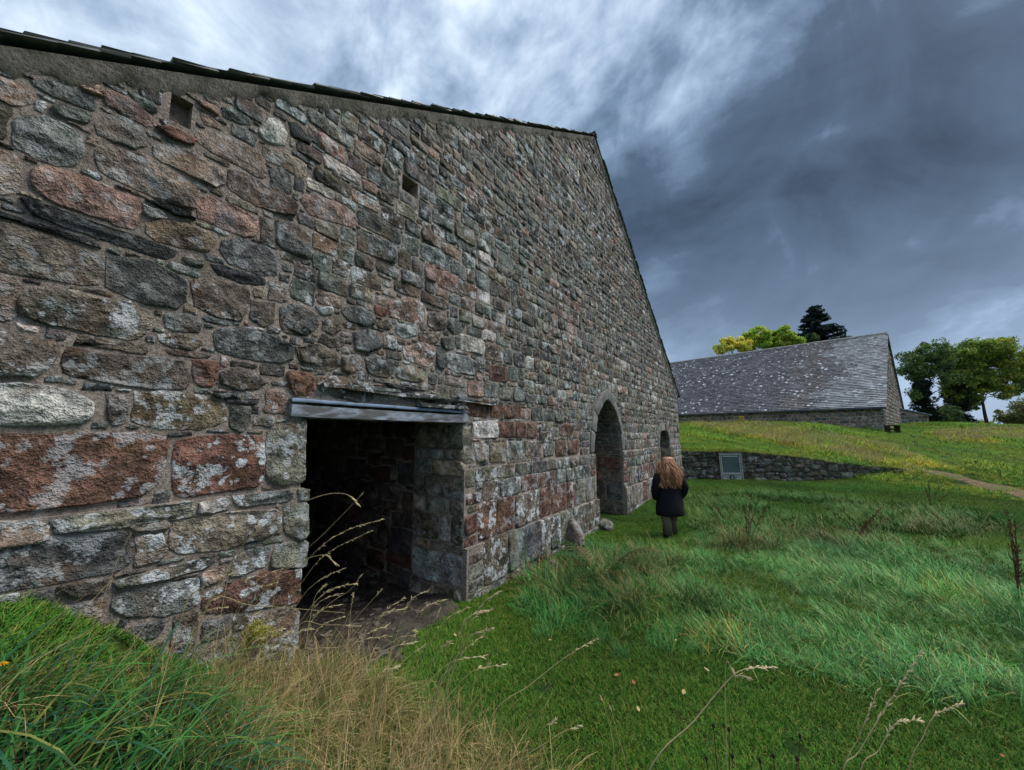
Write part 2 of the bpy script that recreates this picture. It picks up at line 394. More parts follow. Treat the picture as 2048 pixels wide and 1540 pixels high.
def stone_geo(poly, rnd, proud=0.025, rough=0.02, n=16, rings=(0.97, 0.86, 0.62, 0.32), jit=0.004, back=0.05, base=0.0):
    """one stone: rough quarry face standing proud of the mortar. coordinates (u, v, out)"""
    O = outline(poly, n, rnd, jit); c = O.mean(0); size = math.sqrt(max(1e-6, np.ptp(O[:, 0]) * np.ptp(O[:, 1])))
    seed = rnd.uniform(0, 500); fr = 1.7 / max(size, 0.05); amp = rough * min(1.6, 0.5 + size / 0.35)
    tilt = (rnd.gauss(0, 0.05), rnd.gauss(0, 0.06))
    V = []; Fc = []
    ex = np.ptp(O, axis=0) * .5 + 1e-6
    pl = [(rnd.uniform(.1, .9), rnd.gauss(0, .9), rnd.gauss(0, .9)) for _ in range(4)]
    def nse(p):
        e = (p - c) / ex; fac = min(a + gx * e[0] + gy * e[1] for a, gx, gy in pl)
        return max(-.9, min(.9, fac)) * .8 + nse0(p) * .55
    def nse0(p):
        q = Vector((p[0] * fr + seed, p[1] * fr * 1.25, seed * 0.37))
        return noise.noise(q) * 0.85 + abs(noise.noise(q * 2.3)) * 0.7 - 0.2
    for p in O: V.append((p[0], p[1], base - back))
    for p in O: V.append((p[0], p[1], base + min(0.004, proud * 0.3)))
    for r in rings:
        for p in O:
            q = c + (p - c) * r
            rise = proud * (1.0 if r < 0.9 else 0.85)
            k = 0.35 if r > 0.9 else 1.0
            V.append((q[0], q[1], base + max(0.0045 if r > .9 else 0.008, rise + k * amp * nse(q) + (q[0] - c[0]) * tilt[0] + (q[1] - c[1]) * tilt[1])))
    m = len(rings) + 2
    for j in range(m - 1):
        for k in range(n):
            k2 = (k + 1) % n; Fc.append((j * n + k, j * n + k2, (j + 1) * n + k2, (j + 1) * n + k))
    V.append((c[0], c[1], base + max(0.01, proud + amp * nse(c)))); e = len(V) - 1
    for k in range(n): Fc.append(((m - 1) * n + k, (m - 1) * n + (k + 1) % n, e))
    return V, Fc
def pip(poly, U, Vv):
    inside = np.zeros(U.shape, bool); n = len(poly)
    for i in range(n):
        (x1, y1), (x2, y2) = poly[i], poly[(i + 1) % n]
        if y1 == y2: continue
        c = ((y1 > Vv) != (y2 > Vv)) & (U < (x2 - x1) * (Vv - y1) / (y2 - y1) + x1)
        inside ^= c
    return inside
class Field:
    """which parts of a wall face are taken (2 cm cells)"""
    def __init__(s, u0, u1, v0, v1, res=0.02):
        s.u0, s.v0, s.res = u0, v0, res; s.nu = int((u1 - u0) / res) + 1; s.nv = int((v1 - v0) / res) + 1
        s.a = np.zeros((s.nv, s.nu), bool)
    def _bb(s, poly):
        P = np.asarray(poly); r = s.res
        i0 = max(0, int((P[:, 0].min() - s.u0) / r) - 1); i1 = min(s.nu, int((P[:, 0].max() - s.u0) / r) + 2)
        j0 = max(0, int((P[:, 1].min() - s.v0) / r) - 1); j1 = min(s.nv, int((P[:, 1].max() - s.v0) / r) + 2)
        if i1 <= i0 or j1 <= j0: return None
        U, Vv = np.meshgrid(s.u0 + (np.arange(i0, i1) + .5) * r, s.v0 + (np.arange(j0, j1) + .5) * r)
        return i0, i1, j0, j1, pip(poly, U, Vv)
    def over(s, poly):
        q = s._bb(poly)
        if q is None: return 1.0
        i0, i1, j0, j1, m = q; k = m.sum()
        return 1.0 if k == 0 else (s.a[j0:j1, i0:i1] & m).sum() / k
    def mark(s, poly):
        q = s._bb(poly)
        if q is not None: i0, i1, j0, j1, m = q; s.a[j0:j1, i0:i1] |= m
    def grow(s, rnd, maxu, maxv, minu=0.06, minv=0.04):
        """a rectangle grown in free space, or None"""
        if getattr(s, 'free', None) is None:
            s.free = np.argwhere(~s.a).tolist(); rnd.shuffle(s.free)
        while s.free:
            j, i = s.free.pop()
            if s.a[j, i]: continue
            i0 = i1 = i; j0 = j1 = j; act = [1, 1, 1, 1]; mu = maxu * rnd.uniform(.5, 1) / s.res; mv = maxv * rnd.uniform(.5, 1) / s.res
            while any(act):
                if act[0]:
                    if i0 > 0 and i1 - i0 < mu and not s.a[j0:j1 + 1, i0 - 1].any(): i0 -= 1
                    else: act[0] = 0
                if act[1]:
                    if i1 < s.nu - 1 and i1 - i0 < mu and not s.a[j0:j1 + 1, i1 + 1].any(): i1 += 1
                    else: act[1] = 0
                if act[2]:
                    if j0 > 0 and j1 - j0 < mv and not s.a[j0 - 1, i0:i1 + 1].any(): j0 -= 1
                    else: act[2] = 0
                if act[3]:
                    if j1 < s.nv - 1 and j1 - j0 < mv and not s.a[j1 + 1, i0:i1 + 1].any(): j1 += 1
                    else: act[3] = 0
            a, b = s.u0 + i0 * s.res, s.u0 + (i1 + 1) * s.res; c, d = s.v0 + j0 * s.res, s.v0 + (j1 + 1) * s.res
            if b - a >= minu and d - c >= minv: return a, b, c, d
        s.free = None
        return None
def blockpoly(a, b, c, d, rnd, gap=0.012, skew=0.014):
    a += gap * rnd.uniform(.5, 1.3); b -= gap * rnd.uniform(.5, 1.3); c += gap * rnd.uniform(.5, 1.3); d -= gap * rnd.uniform(.5, 1.3)
    k = min(skew, 0.16 * (b - a), 0.16 * (d - c)); j = lambda: rnd.uniform(-k, k)
    ch = min(0.026, 0.13 * (b - a), 0.13 * (d - c)); t = lambda: rnd.uniform(0.15, 1.0) * ch
    return [(a + t(), c + j() * .5), (.5 * (a + b), c + j() * .6), (b - t(), c + j() * .5), (b + j() * .3, c + t()), (b + j(), .5 * (c + d)), (b + j() * .3, d - t()),
            (b - t(), d + j() * .5), (.5 * (a + b), d + j() * .6), (a + t(), d + j() * .5), (a + j() * .3, d - t()), (a + j(), .5 * (c + d)), (a + j() * .3, c + t())]
class Masonry:
    """stones of one wall face; place(u, v, out) gives the point in the parent's frame"""
    def __init__(s, place, world, parent, mat, name='stone'): s.place, s.world, s.parent, s.mat, s.name = place, world, parent, mat, name; s.items = []
    def stone(s, poly, col, rnd, **k): s.items.append((poly, col, rnd.random(), k))
    def finish(s, maxparts=300, minpx=9.0, joined='small_stones'):
        sized = []
        for it in s.items:
            P = np.array([s.world(*s.place(u, v, 0.0)) for u, v in it[0]]); q = project(P)
            vis = (q[:, 0].max() > -40) and (q[:, 0].min() < 2090) and (q[:, 1].max() > -40) and (q[:, 1].min() < 1580)
            e = q - np.roll(q, -1, 0); ar = abs((q[:, 0] * np.roll(q[:, 1], -1) - np.roll(q[:, 0], -1) * q[:, 1]).sum()) / 2
            sized.append(math.sqrt(ar) if vis and P[:, 1].min() > 0.3 else 0.0)
        order = np.argsort(sized)[::-1]; V2 = []; F2 = []; C2 = []; np_ = 0
        for rank, i in enumerate(order):
            poly, col, sd_, k = s.items[i]; rnd = random.Random(sd_)
            big = sized[i]
            kk = dict(k)
            if big > 70: kk.setdefault('n', 30); kk.setdefault('rings', (0.975, 0.93, 0.84, 0.70, 0.54, 0.36, 0.18))
            elif big > 30: kk.setdefault('n', 20); kk.setdefault('rings', (0.965, 0.86, 0.66, 0.42, 0.2))
            elif big > 14: kk.setdefault('n', 14); kk.setdefault('rings', (0.94, 0.7, 0.36))
            else: kk.setdefault('n', 10); kk.setdefault('rings', (0.9, 0.5))
            V, Fc = stone_geo(poly, rnd, **kk)
            X = np.array([s.place(*v) for v in V])
            if rank < maxparts and big >= minpx:
                c = X.mean(0); me = mesh_from(s.name, X - c, Fc, s.mat, True, [col] * len(X)); add(s.name, me, s.parent, c); np_ += 1
            else:
                b = len(V2); V2 += X.tolist(); F2 += [tuple(b + q for q in f) for f in Fc]; C2 += [col] * len(X)
        if V2:
            o = add(joined, mesh_from(joined, V2, F2, s.mat, True, C2), s.parent); tag(o, kind='stuff')
        return np_

# ------------------------------------------------------------------ the gable of the near shed
ROT1 = math.atan2(W[1], W[0]); ORG1 = (NV[0] * D1, NV[1] * D1, 0.0)
shed = empty('stone_shed', ORG1, ROT1)
tag(shed, 'near stone shed with tall rubble gable wall, low doorway and pointed arches', 'shed')
M1 = Matrix.Translation(ORG1) @ Matrix.Rotation(ROT1, 4, 'Z')
def w1(x, y, z): v = M1 @ Vector((x, y, z)); return (v.x, v.y, v.z)
AP = wall_px(1185, 272); RL = wall_px(0, 85); RR = wall_px(1355, 790)
SA, ZA = float(AP[0]), float(AP[1]); KL = float((ZA - RL[1]) / (SA - RL[0])); KR = float((ZA - RR[1]) / (RR[0] - SA))
SL, SR = SA - 9.3, float(RR[0]) - 0.12                    # wall ends
def zroof(s): return ZA - (KL * (SA - s) if s < SA else KR * (s - SA))
jl, jr = float(wall_px(606, 900)[0]), float(wall_px(924, 900)[0]); LZ0, LZ1 = float(wall_px(760, 839)[1]), float(wall_px(750, 809)[1])
A2 = (float(wall_px(1187, 900)[0]), float(wall_px(1243, 905)[0]), float(wall_px(1200, 905)[1]), float(wall_px(1211, 798)[1]))
A3 = (float(wall_px(1318, 890)[0]), float(wall_px(1338, 890)[0]), float(wall_px(1325, 893)[1]), float(wall_px(1327, 860)[1]))
def arch_side(a, n=9, grow=0.0):
    """right-hand intrados from spring to apex"""
    s0, s1, zs, za = a; hw = (s1 - s0) / 2 + grow; h = (za - zs) + grow * 1.15; r = (h * h + hw * hw) / (2 * hw); cx = (s0 + s1) / 2 + hw - r
    t1 = math.asin(min(1, h / r)); return [(cx + r * math.cos(t1 * k / n), zs + r * math.sin(t1 * k / n)) for k in range(n + 1)]
def arch_loop(a, zb=-0.5, n=9, grow=0.0):
    rt = arch_side(a, n, grow); m = a[0] + a[1]; lf = [(m - u, v) for u, v in rt[:-1]][::-1]
    return [(rt[0][0], zb)] + rt + lf + [(m - rt[0][0], zb)]
ZLEDGE = float(wall_px(925, 938)[1]); ZLOW = float(wall_px(931, 1092)[1])
HOLES = []
for (cx, cy, wx, hy_) in ((820, 373, 32, 30), (1061, 543, 9, 12), (1083, 384, 8, 13), (1203, 512, 6, 9), (362, 222, 46, 56), (1213, 655, 5, 8)):
    a = wall_px(cx - wx / 2, cy); b = wall_px(cx + wx / 2, cy); t = wall_px(cx, cy - hy_ / 2); u = wall_px(cx, cy + hy_ / 2)
    HOLES.append((float(a[0]), float(b[0]), float(u[1]), float(t[1])))
def strip(loop, y0, y1, closed=False):
    V = [(u, y0, v) for u, v in loop] + [(u, y1, v) for u, v in loop]; n = len(loop)
    return V, [(k, (k + 1) % n, n + (k + 1) % n, n + k) for k in range(n if closed else n - 1)]
def build_gable():
    door = [(jl, -0.5), (jr, -0.5), (jr, LZ1 - 0.01), (jl, LZ1 - 0.01)]
    outer = [(SL, -0.6), (SR, -0.6), (SR, zroof(SR) - 0.06), (SA, ZA - 0.06), (SL, zroof(SL) - 0.06)]
    # openings reach below the ground, so cut them out of the outline from underneath
    outer = [(SL, -0.6), (jl, -0.6), (jl, LZ1 - .01), (jr, LZ1 - .01), (jr, -0.6)]
    for a in (A2, A3):
        lp = arch_loop(a, -0.6); outer += lp[::-1]
    outer += [(SR, -0.6), (SR, zroof(SR) - 0.06), (SA, ZA - 0.06), (SL, zroof(SL) - 0.06)]
    loops = [[Vector((u, v, 0)) for u, v in outer]]
    for (a, b, c, d) in HOLES: loops.append([Vector(p + (0,)) for p in ((a, c), (a, d), (b, d), (b, c))])
    tri = tessellate_polygon(loops); flat = [p for l in loops for p in l]
    V = [(p.x, 0.0, p.y) for p in flat]; Fc = [tuple(t) for t in tri]
    def addv(VF):
        b = len(V); V.extend(VF[0]); Fc.extend([tuple(b + i for i in f) for f in VF[1]])
    addv(strip([(jl, -.6), (jl, LZ1 - .01), (jr, LZ1 - .01), (jr, -.6)], 0.0, 0.85))
    for a in (A2, A3): addv(strip(arch_loop(a, -0.6), 0.0, 1.5))
    for (a, b, c, d) in HOLES:
        dp = .09 if c > 2.5 and a < 1.5 else .32
        addv(strip([(a, c), (b, c), (b, d), (a, d)], 0.0, dp, True)); bb = len(V)
        V.extend([(a, dp, c), (b, dp, c), (b, dp, d), (a, dp, d)]); Fc.append((bb, bb + 1, bb + 2, bb + 3))
    addv(([(SR, 0, -.6), (SR, .8, -.6), (SR, .8, zroof(SR) - .06), (SR, 0, zroof(SR) - .06)], [(0, 1, 2, 3)]))
    me = mesh_from('gable_wall', V, Fc, MATS['mortar']); o = add('gable_wall', me, shed)
    return o
gable = build_gable()
# plinth courses stand a little forward
mb = MB()
segs = [(SL, jl), (jr, A2[0]), (A2[1], A3[0]), (A3[1], SR + 0.03)]
for (a, b) in segs:
    mb.box(((a + b) / 2, 0.03, (ZLEDGE - .6) / 2), ((b - a) / 2, 0.075, (ZLEDGE + .6) / 2))
    if a > 1: mb.box(((a + b) / 2, 0.02, (ZLOW - .6) / 2), ((b - a) / 2 + 0.004, 0.125, (ZLOW + .6) / 2))
mb.build('plinth', MATS['mortar'], shed)
def off1(s, z): return (0.105 if (z < ZLOW and s > 1.9) else 0.047) if z < ZLEDGE else 0.0

ZN = {1: (0, 60, 3.2), 3: (0, 520, 3.2), 5: (0, 900, 2.4066), 4: (560, 560, 3.2), 0: (0, 0, 1.0)}
# stones one can pick out on the near part of the wall: zone, colour, lichen, outline as seen
TR = [
(1,'P',.3,'0,345 130,350 205,400 200,470 120,490 0,470'),(1,'G',.2,'205,325 290,320 480,375 600,430 622,500 600,530 480,480 330,420 250,380'),
(1,'G',.2,'330,500 380,475 520,515 580,560 575,595 480,580 380,560'),(1,'G',.3,'100,590 160,545 290,560 420,610 520,680 535,790 470,870 350,860 230,820 110,760 85,690'),
(1,'G',.3,'620,600 700,545 790,560 890,620 935,690 940,740 870,760 740,720 620,660'),(1,'P',.2,'650,400 720,400 860,470 990,580 990,620 920,610 770,530 680,470'),
(1,'P',.1,'500,360 560,365 640,410 645,430 560,395'),(1,'G',.1,'820,400 860,400 980,470 1000,530 970,540 880,470'),
(1,'R',.1,'1000,620 1080,630 1180,665 1250,700 1240,740 1170,725 1060,675'),(1,'P',.1,'1260,460 1390,500 1400,550 1290,500'),
(1,'P',.1,'1290,540 1330,545 1410,600 1410,640 1300,600'),(1,'G',.2,'1420,490 1500,510 1590,560 1610,610 1530,600 1430,550'),
(1,'T',.3,'1260,650 1370,650 1560,730 1690,810 1700,930 1660,950 1500,860 1350,780 1255,700'),(1,'W',.8,'1660,640 1720,560 1800,590 1840,670 1820,740 1740,730 1670,690'),
(1,'T',.4,'1680,745 1790,765 1950,850 1970,920 1930,950 1790,880 1690,820'),(1,'D',.1,'1850,590 1900,600 1990,700 1980,740 1870,680'),
(1,'T',.4,'620,770 740,730 930,800 1150,950 1260,1040 1240,1150 1110,1120 900,1030 700,940 610,870'),(1,'T',.3,'980,750 1060,725 1260,790 1420,890 1440,980 1380,1010 1250,950 1080,860 990,810'),
(1,'B',.3,'1460,900 1540,910 1760,1020 1900,1120 1880,1190 1760,1170 1560,1080 1450,1000'),(1,'g',.3,'1730,900 1800,880 1850,930 1860,1040 1800,1060 1730,1010'),
(1,'P',.35,'190,900 300,870 560,950 830,1050 910,1110 900,1260 830,1280 600,1190 360,1110 200,1020'),(1,'T',.3,'0,800 80,790 140,850 120,980 60,1060 0,1080'),
(1,'D',.15,'140,1090 300,1130 620,1240 930,1340 1130,1420 1120,1450 1030,1465 800,1390 500,1290 180,1170'),(1,'D',.15,'0,1165 160,1210 400,1280 650,1370 640,1395 380,1310 0,1195'),
(1,'D',.2,'920,1085 1010,1095 1170,1170 1250,1215 1150,1200 1000,1130'),(1,'G',.4,'920,1120 1010,1155 1090,1205 960,1205 915,1170'),
(1,'O',.3,'940,1240 1040,1212 1200,1250 1340,1300 1370,1370 1330,1420 1180,1400 1000,1350 940,1300'),(1,'P',.2,'1260,1080 1350,1060 1500,1130 1640,1220 1630,1320 1560,1320 1400,1260 1270,1200'),
(1,'B',.2,'1670,1200 1750,1220 1745,1370 1670,1340'),(1,'g',.3,'1770,1220 1880,1240 1990,1330 1980,1470 1900,1450 1770,1370'),
(0,'B',.3,'0,460 47,454 131,482 206,516 205,560 190,572 100,560 0,545'),(0,'g',.2,'215,512 300,522 370,560 372,600 350,618 280,605 212,575'),
(0,'g',.3,'443,480 490,478 535,495 560,520 555,550 520,552 455,525 440,500'),(1,'B',.2,'1170,1450 1240,1440 1310,1480 1300,1515 1200,1500'),
(0,'P',.3,'598,398 625,388 690,412 720,440 700,455 620,430'),(3,'D',.1,'1350,30 1450,40 1690,120 1690,165 1560,150 1370,80'),
(3,'T',.8,'140,220 260,175 480,205 700,255 960,330 970,400 920,480 840,510 640,480 420,430 200,380 120,300'),(3,'T',.3,'0,110 90,120 140,200 105,330 60,390 0,400'),
(3,'B',.5,'1220,130 1380,120 1590,190 1590,290 1540,390 1400,370 1240,290'),(3,'B',.3,'1610,260 1760,280 1750,400 1680,430 1600,380'),
(3,'g',.4,'1800,310 1900,290 2020,350 2040,430 1960,480 1850,450 1800,390'),(3,'G',.5,'1060,350 1180,340 1290,400 1280,460 1100,460 1050,420'),
(3,'T',.9,'1020,480 1250,480 1300,540 1230,580 1090,560 1030,530'),(3,'g',.35,'1370,450 1560,430 1780,500 1880,560 1870,640 1780,660 1560,630 1400,590 1370,530'),
(0,'B',.3,'600,700 640,695 680,715 682,735 640,735 602,722'),(3,'B',.6,'0,470 150,480 340,520 375,560 325,690 230,750 0,745'),
(3,'B',.4,'430,560 560,580 820,620 1000,620 1190,660 1210,740 1190,820 1080,830 880,810 620,770 420,730 400,640'),(3,'R',.15,'1240,640 1390,650 1400,690 1360,800 1290,810 1235,770'),
(3,'B',.3,'1410,720 1520,690 1640,730 1710,790 1640,830 1500,830 1410,790'),(3,'W',.9,'0,800 250,800 420,830 540,870 600,930 600,1010 500,1050 250,1060 0,1060'),
(3,'B',.3,'680,850 790,870 830,920 800,1050 720,1060 690,990'),(3,'O',.75,'860,850 1060,840 1300,870 1440,925 1450,1040 1300,1080 1000,1080 850,1030'),
(3,'g',.15,'1475,940 1600,935 1595,1060 1550,1105 1470,1075'),(3,'R',.2,'1840,710 1960,720 2020,790 2000,850 1900,850 1840,770'),
(3,'D',.3,'1350,850 1560,865 1540,882 1380,880'),(3,'D',.2,'1440,895 1660,905 1640,922 1450,917'),
(0,'R',.5,'0,868 150,868 280,866 337,876 332,920 322,965 290,990 190,1006 60,1020 0,1020'),(3,'R',1.0,'1120,1160 1300,1125 1680,1125 1690,1260 1665,1450 1480,1470 1200,1520 1125,1500 1095,1430'),
(3,'M',.6,'1710,1095 1955,1010 1945,1420 1790,1445 1700,1410 1705,1280'),
(5,'T',.6,'0,315 180,335 230,348 225,430 100,450 0,460'),(5,'M',.7,'240,335 400,308 640,285 920,245 930,310 800,330 500,370 250,395'),
(5,'W',.6,'945,252 1060,228 1090,242 1085,282 950,305'),(5,'G',.9,'1105,222 1300,197 1395,192 1390,240 1120,270'),(5,'M',.5,'1420,187 1472,182 1472,236 1425,240'),
(5,'g',.45,'0,470 250,410 480,387 630,402 630,500 600,560 420,600 200,640 0,650'),(5,'T',.3,'610,362 800,337 800,370 640,388'),
(5,'T',.9,'640,412 770,397 795,490 760,520 640,560'),(5,'T',1.0,'830,342 950,312 1130,292 1320,278 1335,350 1290,400 1100,460 900,495 810,480 800,400'),
(5,'M',.9,'540,622 760,562 980,517 1040,522 960,570 720,620 560,660'),(5,'G',1.0,'1130,492 1230,462 1290,452 1265,555 1095,608 1100,540'),
(5,'P',.8,'950,592 1060,552 1060,622 960,650'),(5,'R',1.0,'1080,642 1260,577 1435,570 1430,720 1220,760 960,780 960,690'),
(5,'G',1.0,'540,682 720,652 940,607 940,740 780,790 600,790 520,750'),(5,'M',.4,'1350,272 1468,248 1468,400 1440,432 1352,400'),
(5,'M',.4,'1310,450 1465,428 1460,556 1285,562'),(5,'T',.7,'1180,790 1425,760 1415,930 1180,900'),(5,'B',.2,'270,652 520,600 500,670 350,700'),
(4,'g',.3,'0,170 120,150 230,220 240,310 150,355 30,340 0,280'),(4,'T',.9,'270,260 380,230 390,320 330,350 270,320'),(4,'W',.9,'230,170 330,180 340,220 260,225'),
(4,'g',.3,'400,180 500,170 600,220 610,280 540,300 440,260 395,220'),(4,'B',.2,'620,265 700,255 720,300 690,325 620,300'),(4,'B',.2,'270,345 400,365 410,420 330,430 240,395'),
(4,'g',.4,'470,340 560,315 650,340 650,430 570,465 480,450'),(4,'G',.7,'750,280 860,280 880,350 800,375 740,340'),(4,'B',.3,'100,430 240,410 370,470 385,550 320,580 130,540'),
(4,'T',.4,'400,490 510,475 520,570 440,605 397,580'),(4,'g',.4,'540,500 620,480 720,520 735,590 680,630 560,590'),(4,'R',.2,'45,595 210,600 230,660 200,735 90,735 60,680'),
(4,'M',.7,'240,625 420,615 595,680 605,755 540,785 330,745 235,705'),(4,'M',.5,'750,560 840,545 930,590 920,650 840,650 745,620'),(4,'g',.3,'950,600 1010,600 1000,670 950,665'),
(4,'T',.6,'1040,603 1180,640 1180,690 1050,668'),(4,'D',.3,'660,662 800,682 960,702 950,716 700,690'),(4,'P',.9,'700,150 830,110 900,150 940,200 920,280 850,270 700,230'),
(4,'B',.3,'950,210 1050,210 1060,310 1000,325 940,290'),(4,'g',.4,'1075,250 1140,235 1170,330 1110,350 1070,310'),(4,'P',1.0,'790,430 900,402 990,432 990,530 950,560 860,530 790,500'),
(4,'g',.2,'1000,440 1045,432 1050,570 1000,560'),(4,'G',.6,'1060,462 1200,492 1255,532 1250,608 1120,588 1060,558'),(4,'g',.3,'1030,370 1110,360 1120,440 1060,448 1030,420'),
(4,'T',.4,'890,332 1020,332 1010,400 930,410 885,380'),(4,'R',.1,'1340,545 1450,562 1450,658 1340,640'),(4,'P',.2,'1200,642 1298,652 1298,748 1200,738'),
(4,'G',.5,'1308,652 1390,662 1390,750 1305,748'),(4,'M',.4,'1400,682 1480,692 1480,773 1400,763'),(4,'G',.6,'1490,692 1565,692 1565,778 1490,778'),
(4,'R',.1,'1192,784 1330,797 1330,878 1202,868'),(4,'R',.1,'1345,793 1425,798 1425,878 1345,878'),(4,'R',.1,'1435,798 1540,803 1540,883 1435,883'),
(4,'g',.3,'1610,820 1680,817 1680,898 1605,898'),(4,'g',.3,'1690,827 1750,827 1750,903 1687,903'),(4,'g',.3,'1757,832 1815,832 1815,912 1757,908'),
(4,'R',.1,'1400,907 1500,907 1500,1008 1395,1003'),(4,'R',.1,'1510,912 1575,917 1575,1013 1506,1008'),(4,'R',.1,'1582,917 1645,917 1640,1013 1580,1013'),
(4,'W',.8,'1235,912 1390,897 1390,1008 1240,1013'),(4,'R',.3,'1787,922 1880,922 1870,998 1787,998'),(4,'R',.2,'1760,1032 1830,1032 1830,1128 1760,1128'),
(4,'R',.2,'1840,1032 1915,1022 1910,1110 1840,1118'),(4,'M',.5,'1168,912 1224,902 1226,1168 1168,1188'),(4,'T',.6,'1240,1042 1330,1024 1330,1150 1260,1168'),
(4,'O',.4,'1340,1042 1440,1042 1440,1160 1340,1168'),(4,'G',.8,'1450,1032 1560,1032 1560,1140 1450,1150'),(4,'T',.5,'1565,1032 1670,1030 1670,1125 1570,1135'),
]
def gable_stones():
    rnd = random.Random(11)
    f = Field(-0.9, SR + 0.02, -0.15, ZA)
    # forbid: outside the outline, openings, holes, lintel, render band under the slates
    U, Vv = np.meshgrid(f.u0 + (np.arange(f.nu) + .5) * f.res, f.v0 + (np.arange(f.nv) + .5) * f.res)
    zr = np.where(U < SA, ZA - KL * (SA - U), ZA - KR * (U - SA)); f.a |= Vv > zr - 0.12 - 0.02 * np.sin(U * 9) - 0.02 * np.sin(U * 3.7)
    f.a |= U > SR - 0.01
    f.mark([(jl, -.6), (jr, -.6), (jr, LZ1), (jl, LZ1)])
    f.mark([(jl - .16, LZ0 - .02), (jr + .1, LZ0 - .02), (jr + .1, LZ1 + .05), (jl - .16, LZ1 + .05)])
    for a in (A2, A3): f.mark(arch_loop(a, -.6, 9, 0.0)); f.mark(arch_loop(a, a[2] - .02, 9, 0.23))
    for (a, b, c, d) in HOLES: f.mark([(a - .02, c - .02), (b + .02, c - .02), (b + .02, d + .02), (a - .02, d + .02)])
    ms = Masonry(lambda u, v, o: (u, -o, v), w1, gable, MATS['stone'])
    for zn, col, li, pts in TR:
        ox, oy, sc = ZN[zn]; P = []
        for t in pts.split(' '):
            x, y = map(float, t.split(',')); q = wall_px(ox + x / sc, oy + y / sc); P.append((float(q[0]), float(q[1])))
        if min(p[0] for p in P) < 0.35:                     # stones cut by the picture's left edge go on a little
            P = [(p[0] - 0.22 if (float(t.split(',')[0]) == 0) else p[0], p[1]) for p, t in zip(P, pts.split(' '))]
        c = np.mean(P, 0); d = np.ptp(np.array(P), 0); gr = 1 + .007 / (d / 2 + .02)
        P = [tuple(c + (np.array(p) - c) * gr) for p in P]; f.mark([tuple(c + (np.array(p) - c) * 1.02) for p in P])
        d = np.ptp(np.array(P), 0); thin = min(d) < 0.09
        dark = col == 'D'
        ms.stone(P, jcol(col, rnd, 0.10, li), rnd, proud=0.012 + rnd.uniform(-.006, .010) + (0.012 if thin else 0), rough=0.012 if thin else 0.03,
                 base=off1(c[0], c[1]), jit=0.004)
    def pal(s, z):
        if ZLOW < z < ZLEDGE - .36 and s > 3.5: return rnd.choices('RMgTBP', (5, 3, 2, 2, 1.5, .6))[0]
        if z < ZLEDGE and s > 3.5: return rnd.choices('MGgTBR', (5, 2.5, 2, 2, 1, .7))[0]
        if z < 2.6: return rnd.choices('gGBTPRMW', (3.4, 2.4, 2.4, 2.4, .7, .35, 1.2, .2))[0]
        if z < 4.6: return rnd.choices('gGBTPRWM', (3.4, 2.2, 2.8, 2.2, .6, .15, .35, .7))[0]
        return rnd.choices('gGBTPRMDW', (3, 3.4, 2.2, 2, .5, .15, .8, .4, .15))[0]
    # courses
    zs = [float(wall_px(925, y)[1]) for y in (1260, 1185, 1092, 1012, 969, 938, 895, 861, 820, 790)]
    zs = sorted(zs); z = zs[-1]
    while z < ZA: z += rnd.uniform(.15, .25) if z < 4.6 else rnd.uniform(.11, .20); zs.append(z)
    for z0, z1 in zip(zs[:-1], zs[1:]):
        u = 1.2 + rnd.uniform(0, .3); h = z1 - z0
        while u < SR - 0.05:
            wd = h * rnd.uniform(.85, 2.5) * (1.2 if z0 > 4.6 else 1.0) if z0 > ZLEDGE else rnd.uniform(.28, .62)
            if z0 < ZLOW + .5 and z0 >= ZLOW - 0.02: wd = rnd.uniform(.35, .75)
            b = min(u + wd, SR)
            if SR - b < .1: b = SR
            j0 = rnd.uniform(-.02, .02) if z0 > ZLEDGE + .3 else 0; j1 = rnd.uniform(-.02, .02) if z0 > ZLEDGE + .3 else 0
            P = blockpoly(u, b, z0 + j0, z1 + j1, rnd, 0.0125 if z0 > ZLEDGE else 0.007, 0.026 if z0 > 4 else 0.018)
            if f.over(P) < 0.06:
                c = ((u + b) / 2, (z0 + z1) / 2)
                ms.stone(P, jcol(pal(*c), rnd, .2, rnd.choice((.2, .4, .5, .7, 1.0)) * (1.25 if c[1] < ZLEDGE else (1.0 if c[1] < 4 else .9))), rnd, proud=rnd.uniform(.004, .024) if z0 > ZLEDGE else rnd.uniform(.005, .014),
                         rough=.024 if z0 > ZLEDGE else .012, base=off1(*c))
                f.mark(P)
                # thin pinnings between courses
            u = b
    # close the gaps: grown stones, larger first, then slivers
    for mu, mv, cnt, mnu, mnv in ((.5, .24, 4000, .16, .1), (.34, .16, 4000, .1, .06), (.26, .1, 5000, .06, .04)):
        for _ in range(cnt):
            g = f.grow(rnd, mu, mv, mnu, mnv)
            if g is None: break
            a, b, c, d = g
            P = blockpoly(a, b, c, d, rnd, 0.011, 0.02); f.mark([(a, c), (b, c), (b, d), (a, d)])
            m = ((a + b) / 2, (c + d) / 2)
            ms.stone(P, jcol(pal(*m), rnd, .2, rnd.choice((.1, .3, .5, .8))), rnd, proud=rnd.uniform(.0, .012), rough=.012, base=off1(*m))
    n = ms.finish(300, 9.0)
    print('gable stones', len(ms.items), 'parts', n)
gable_stones()
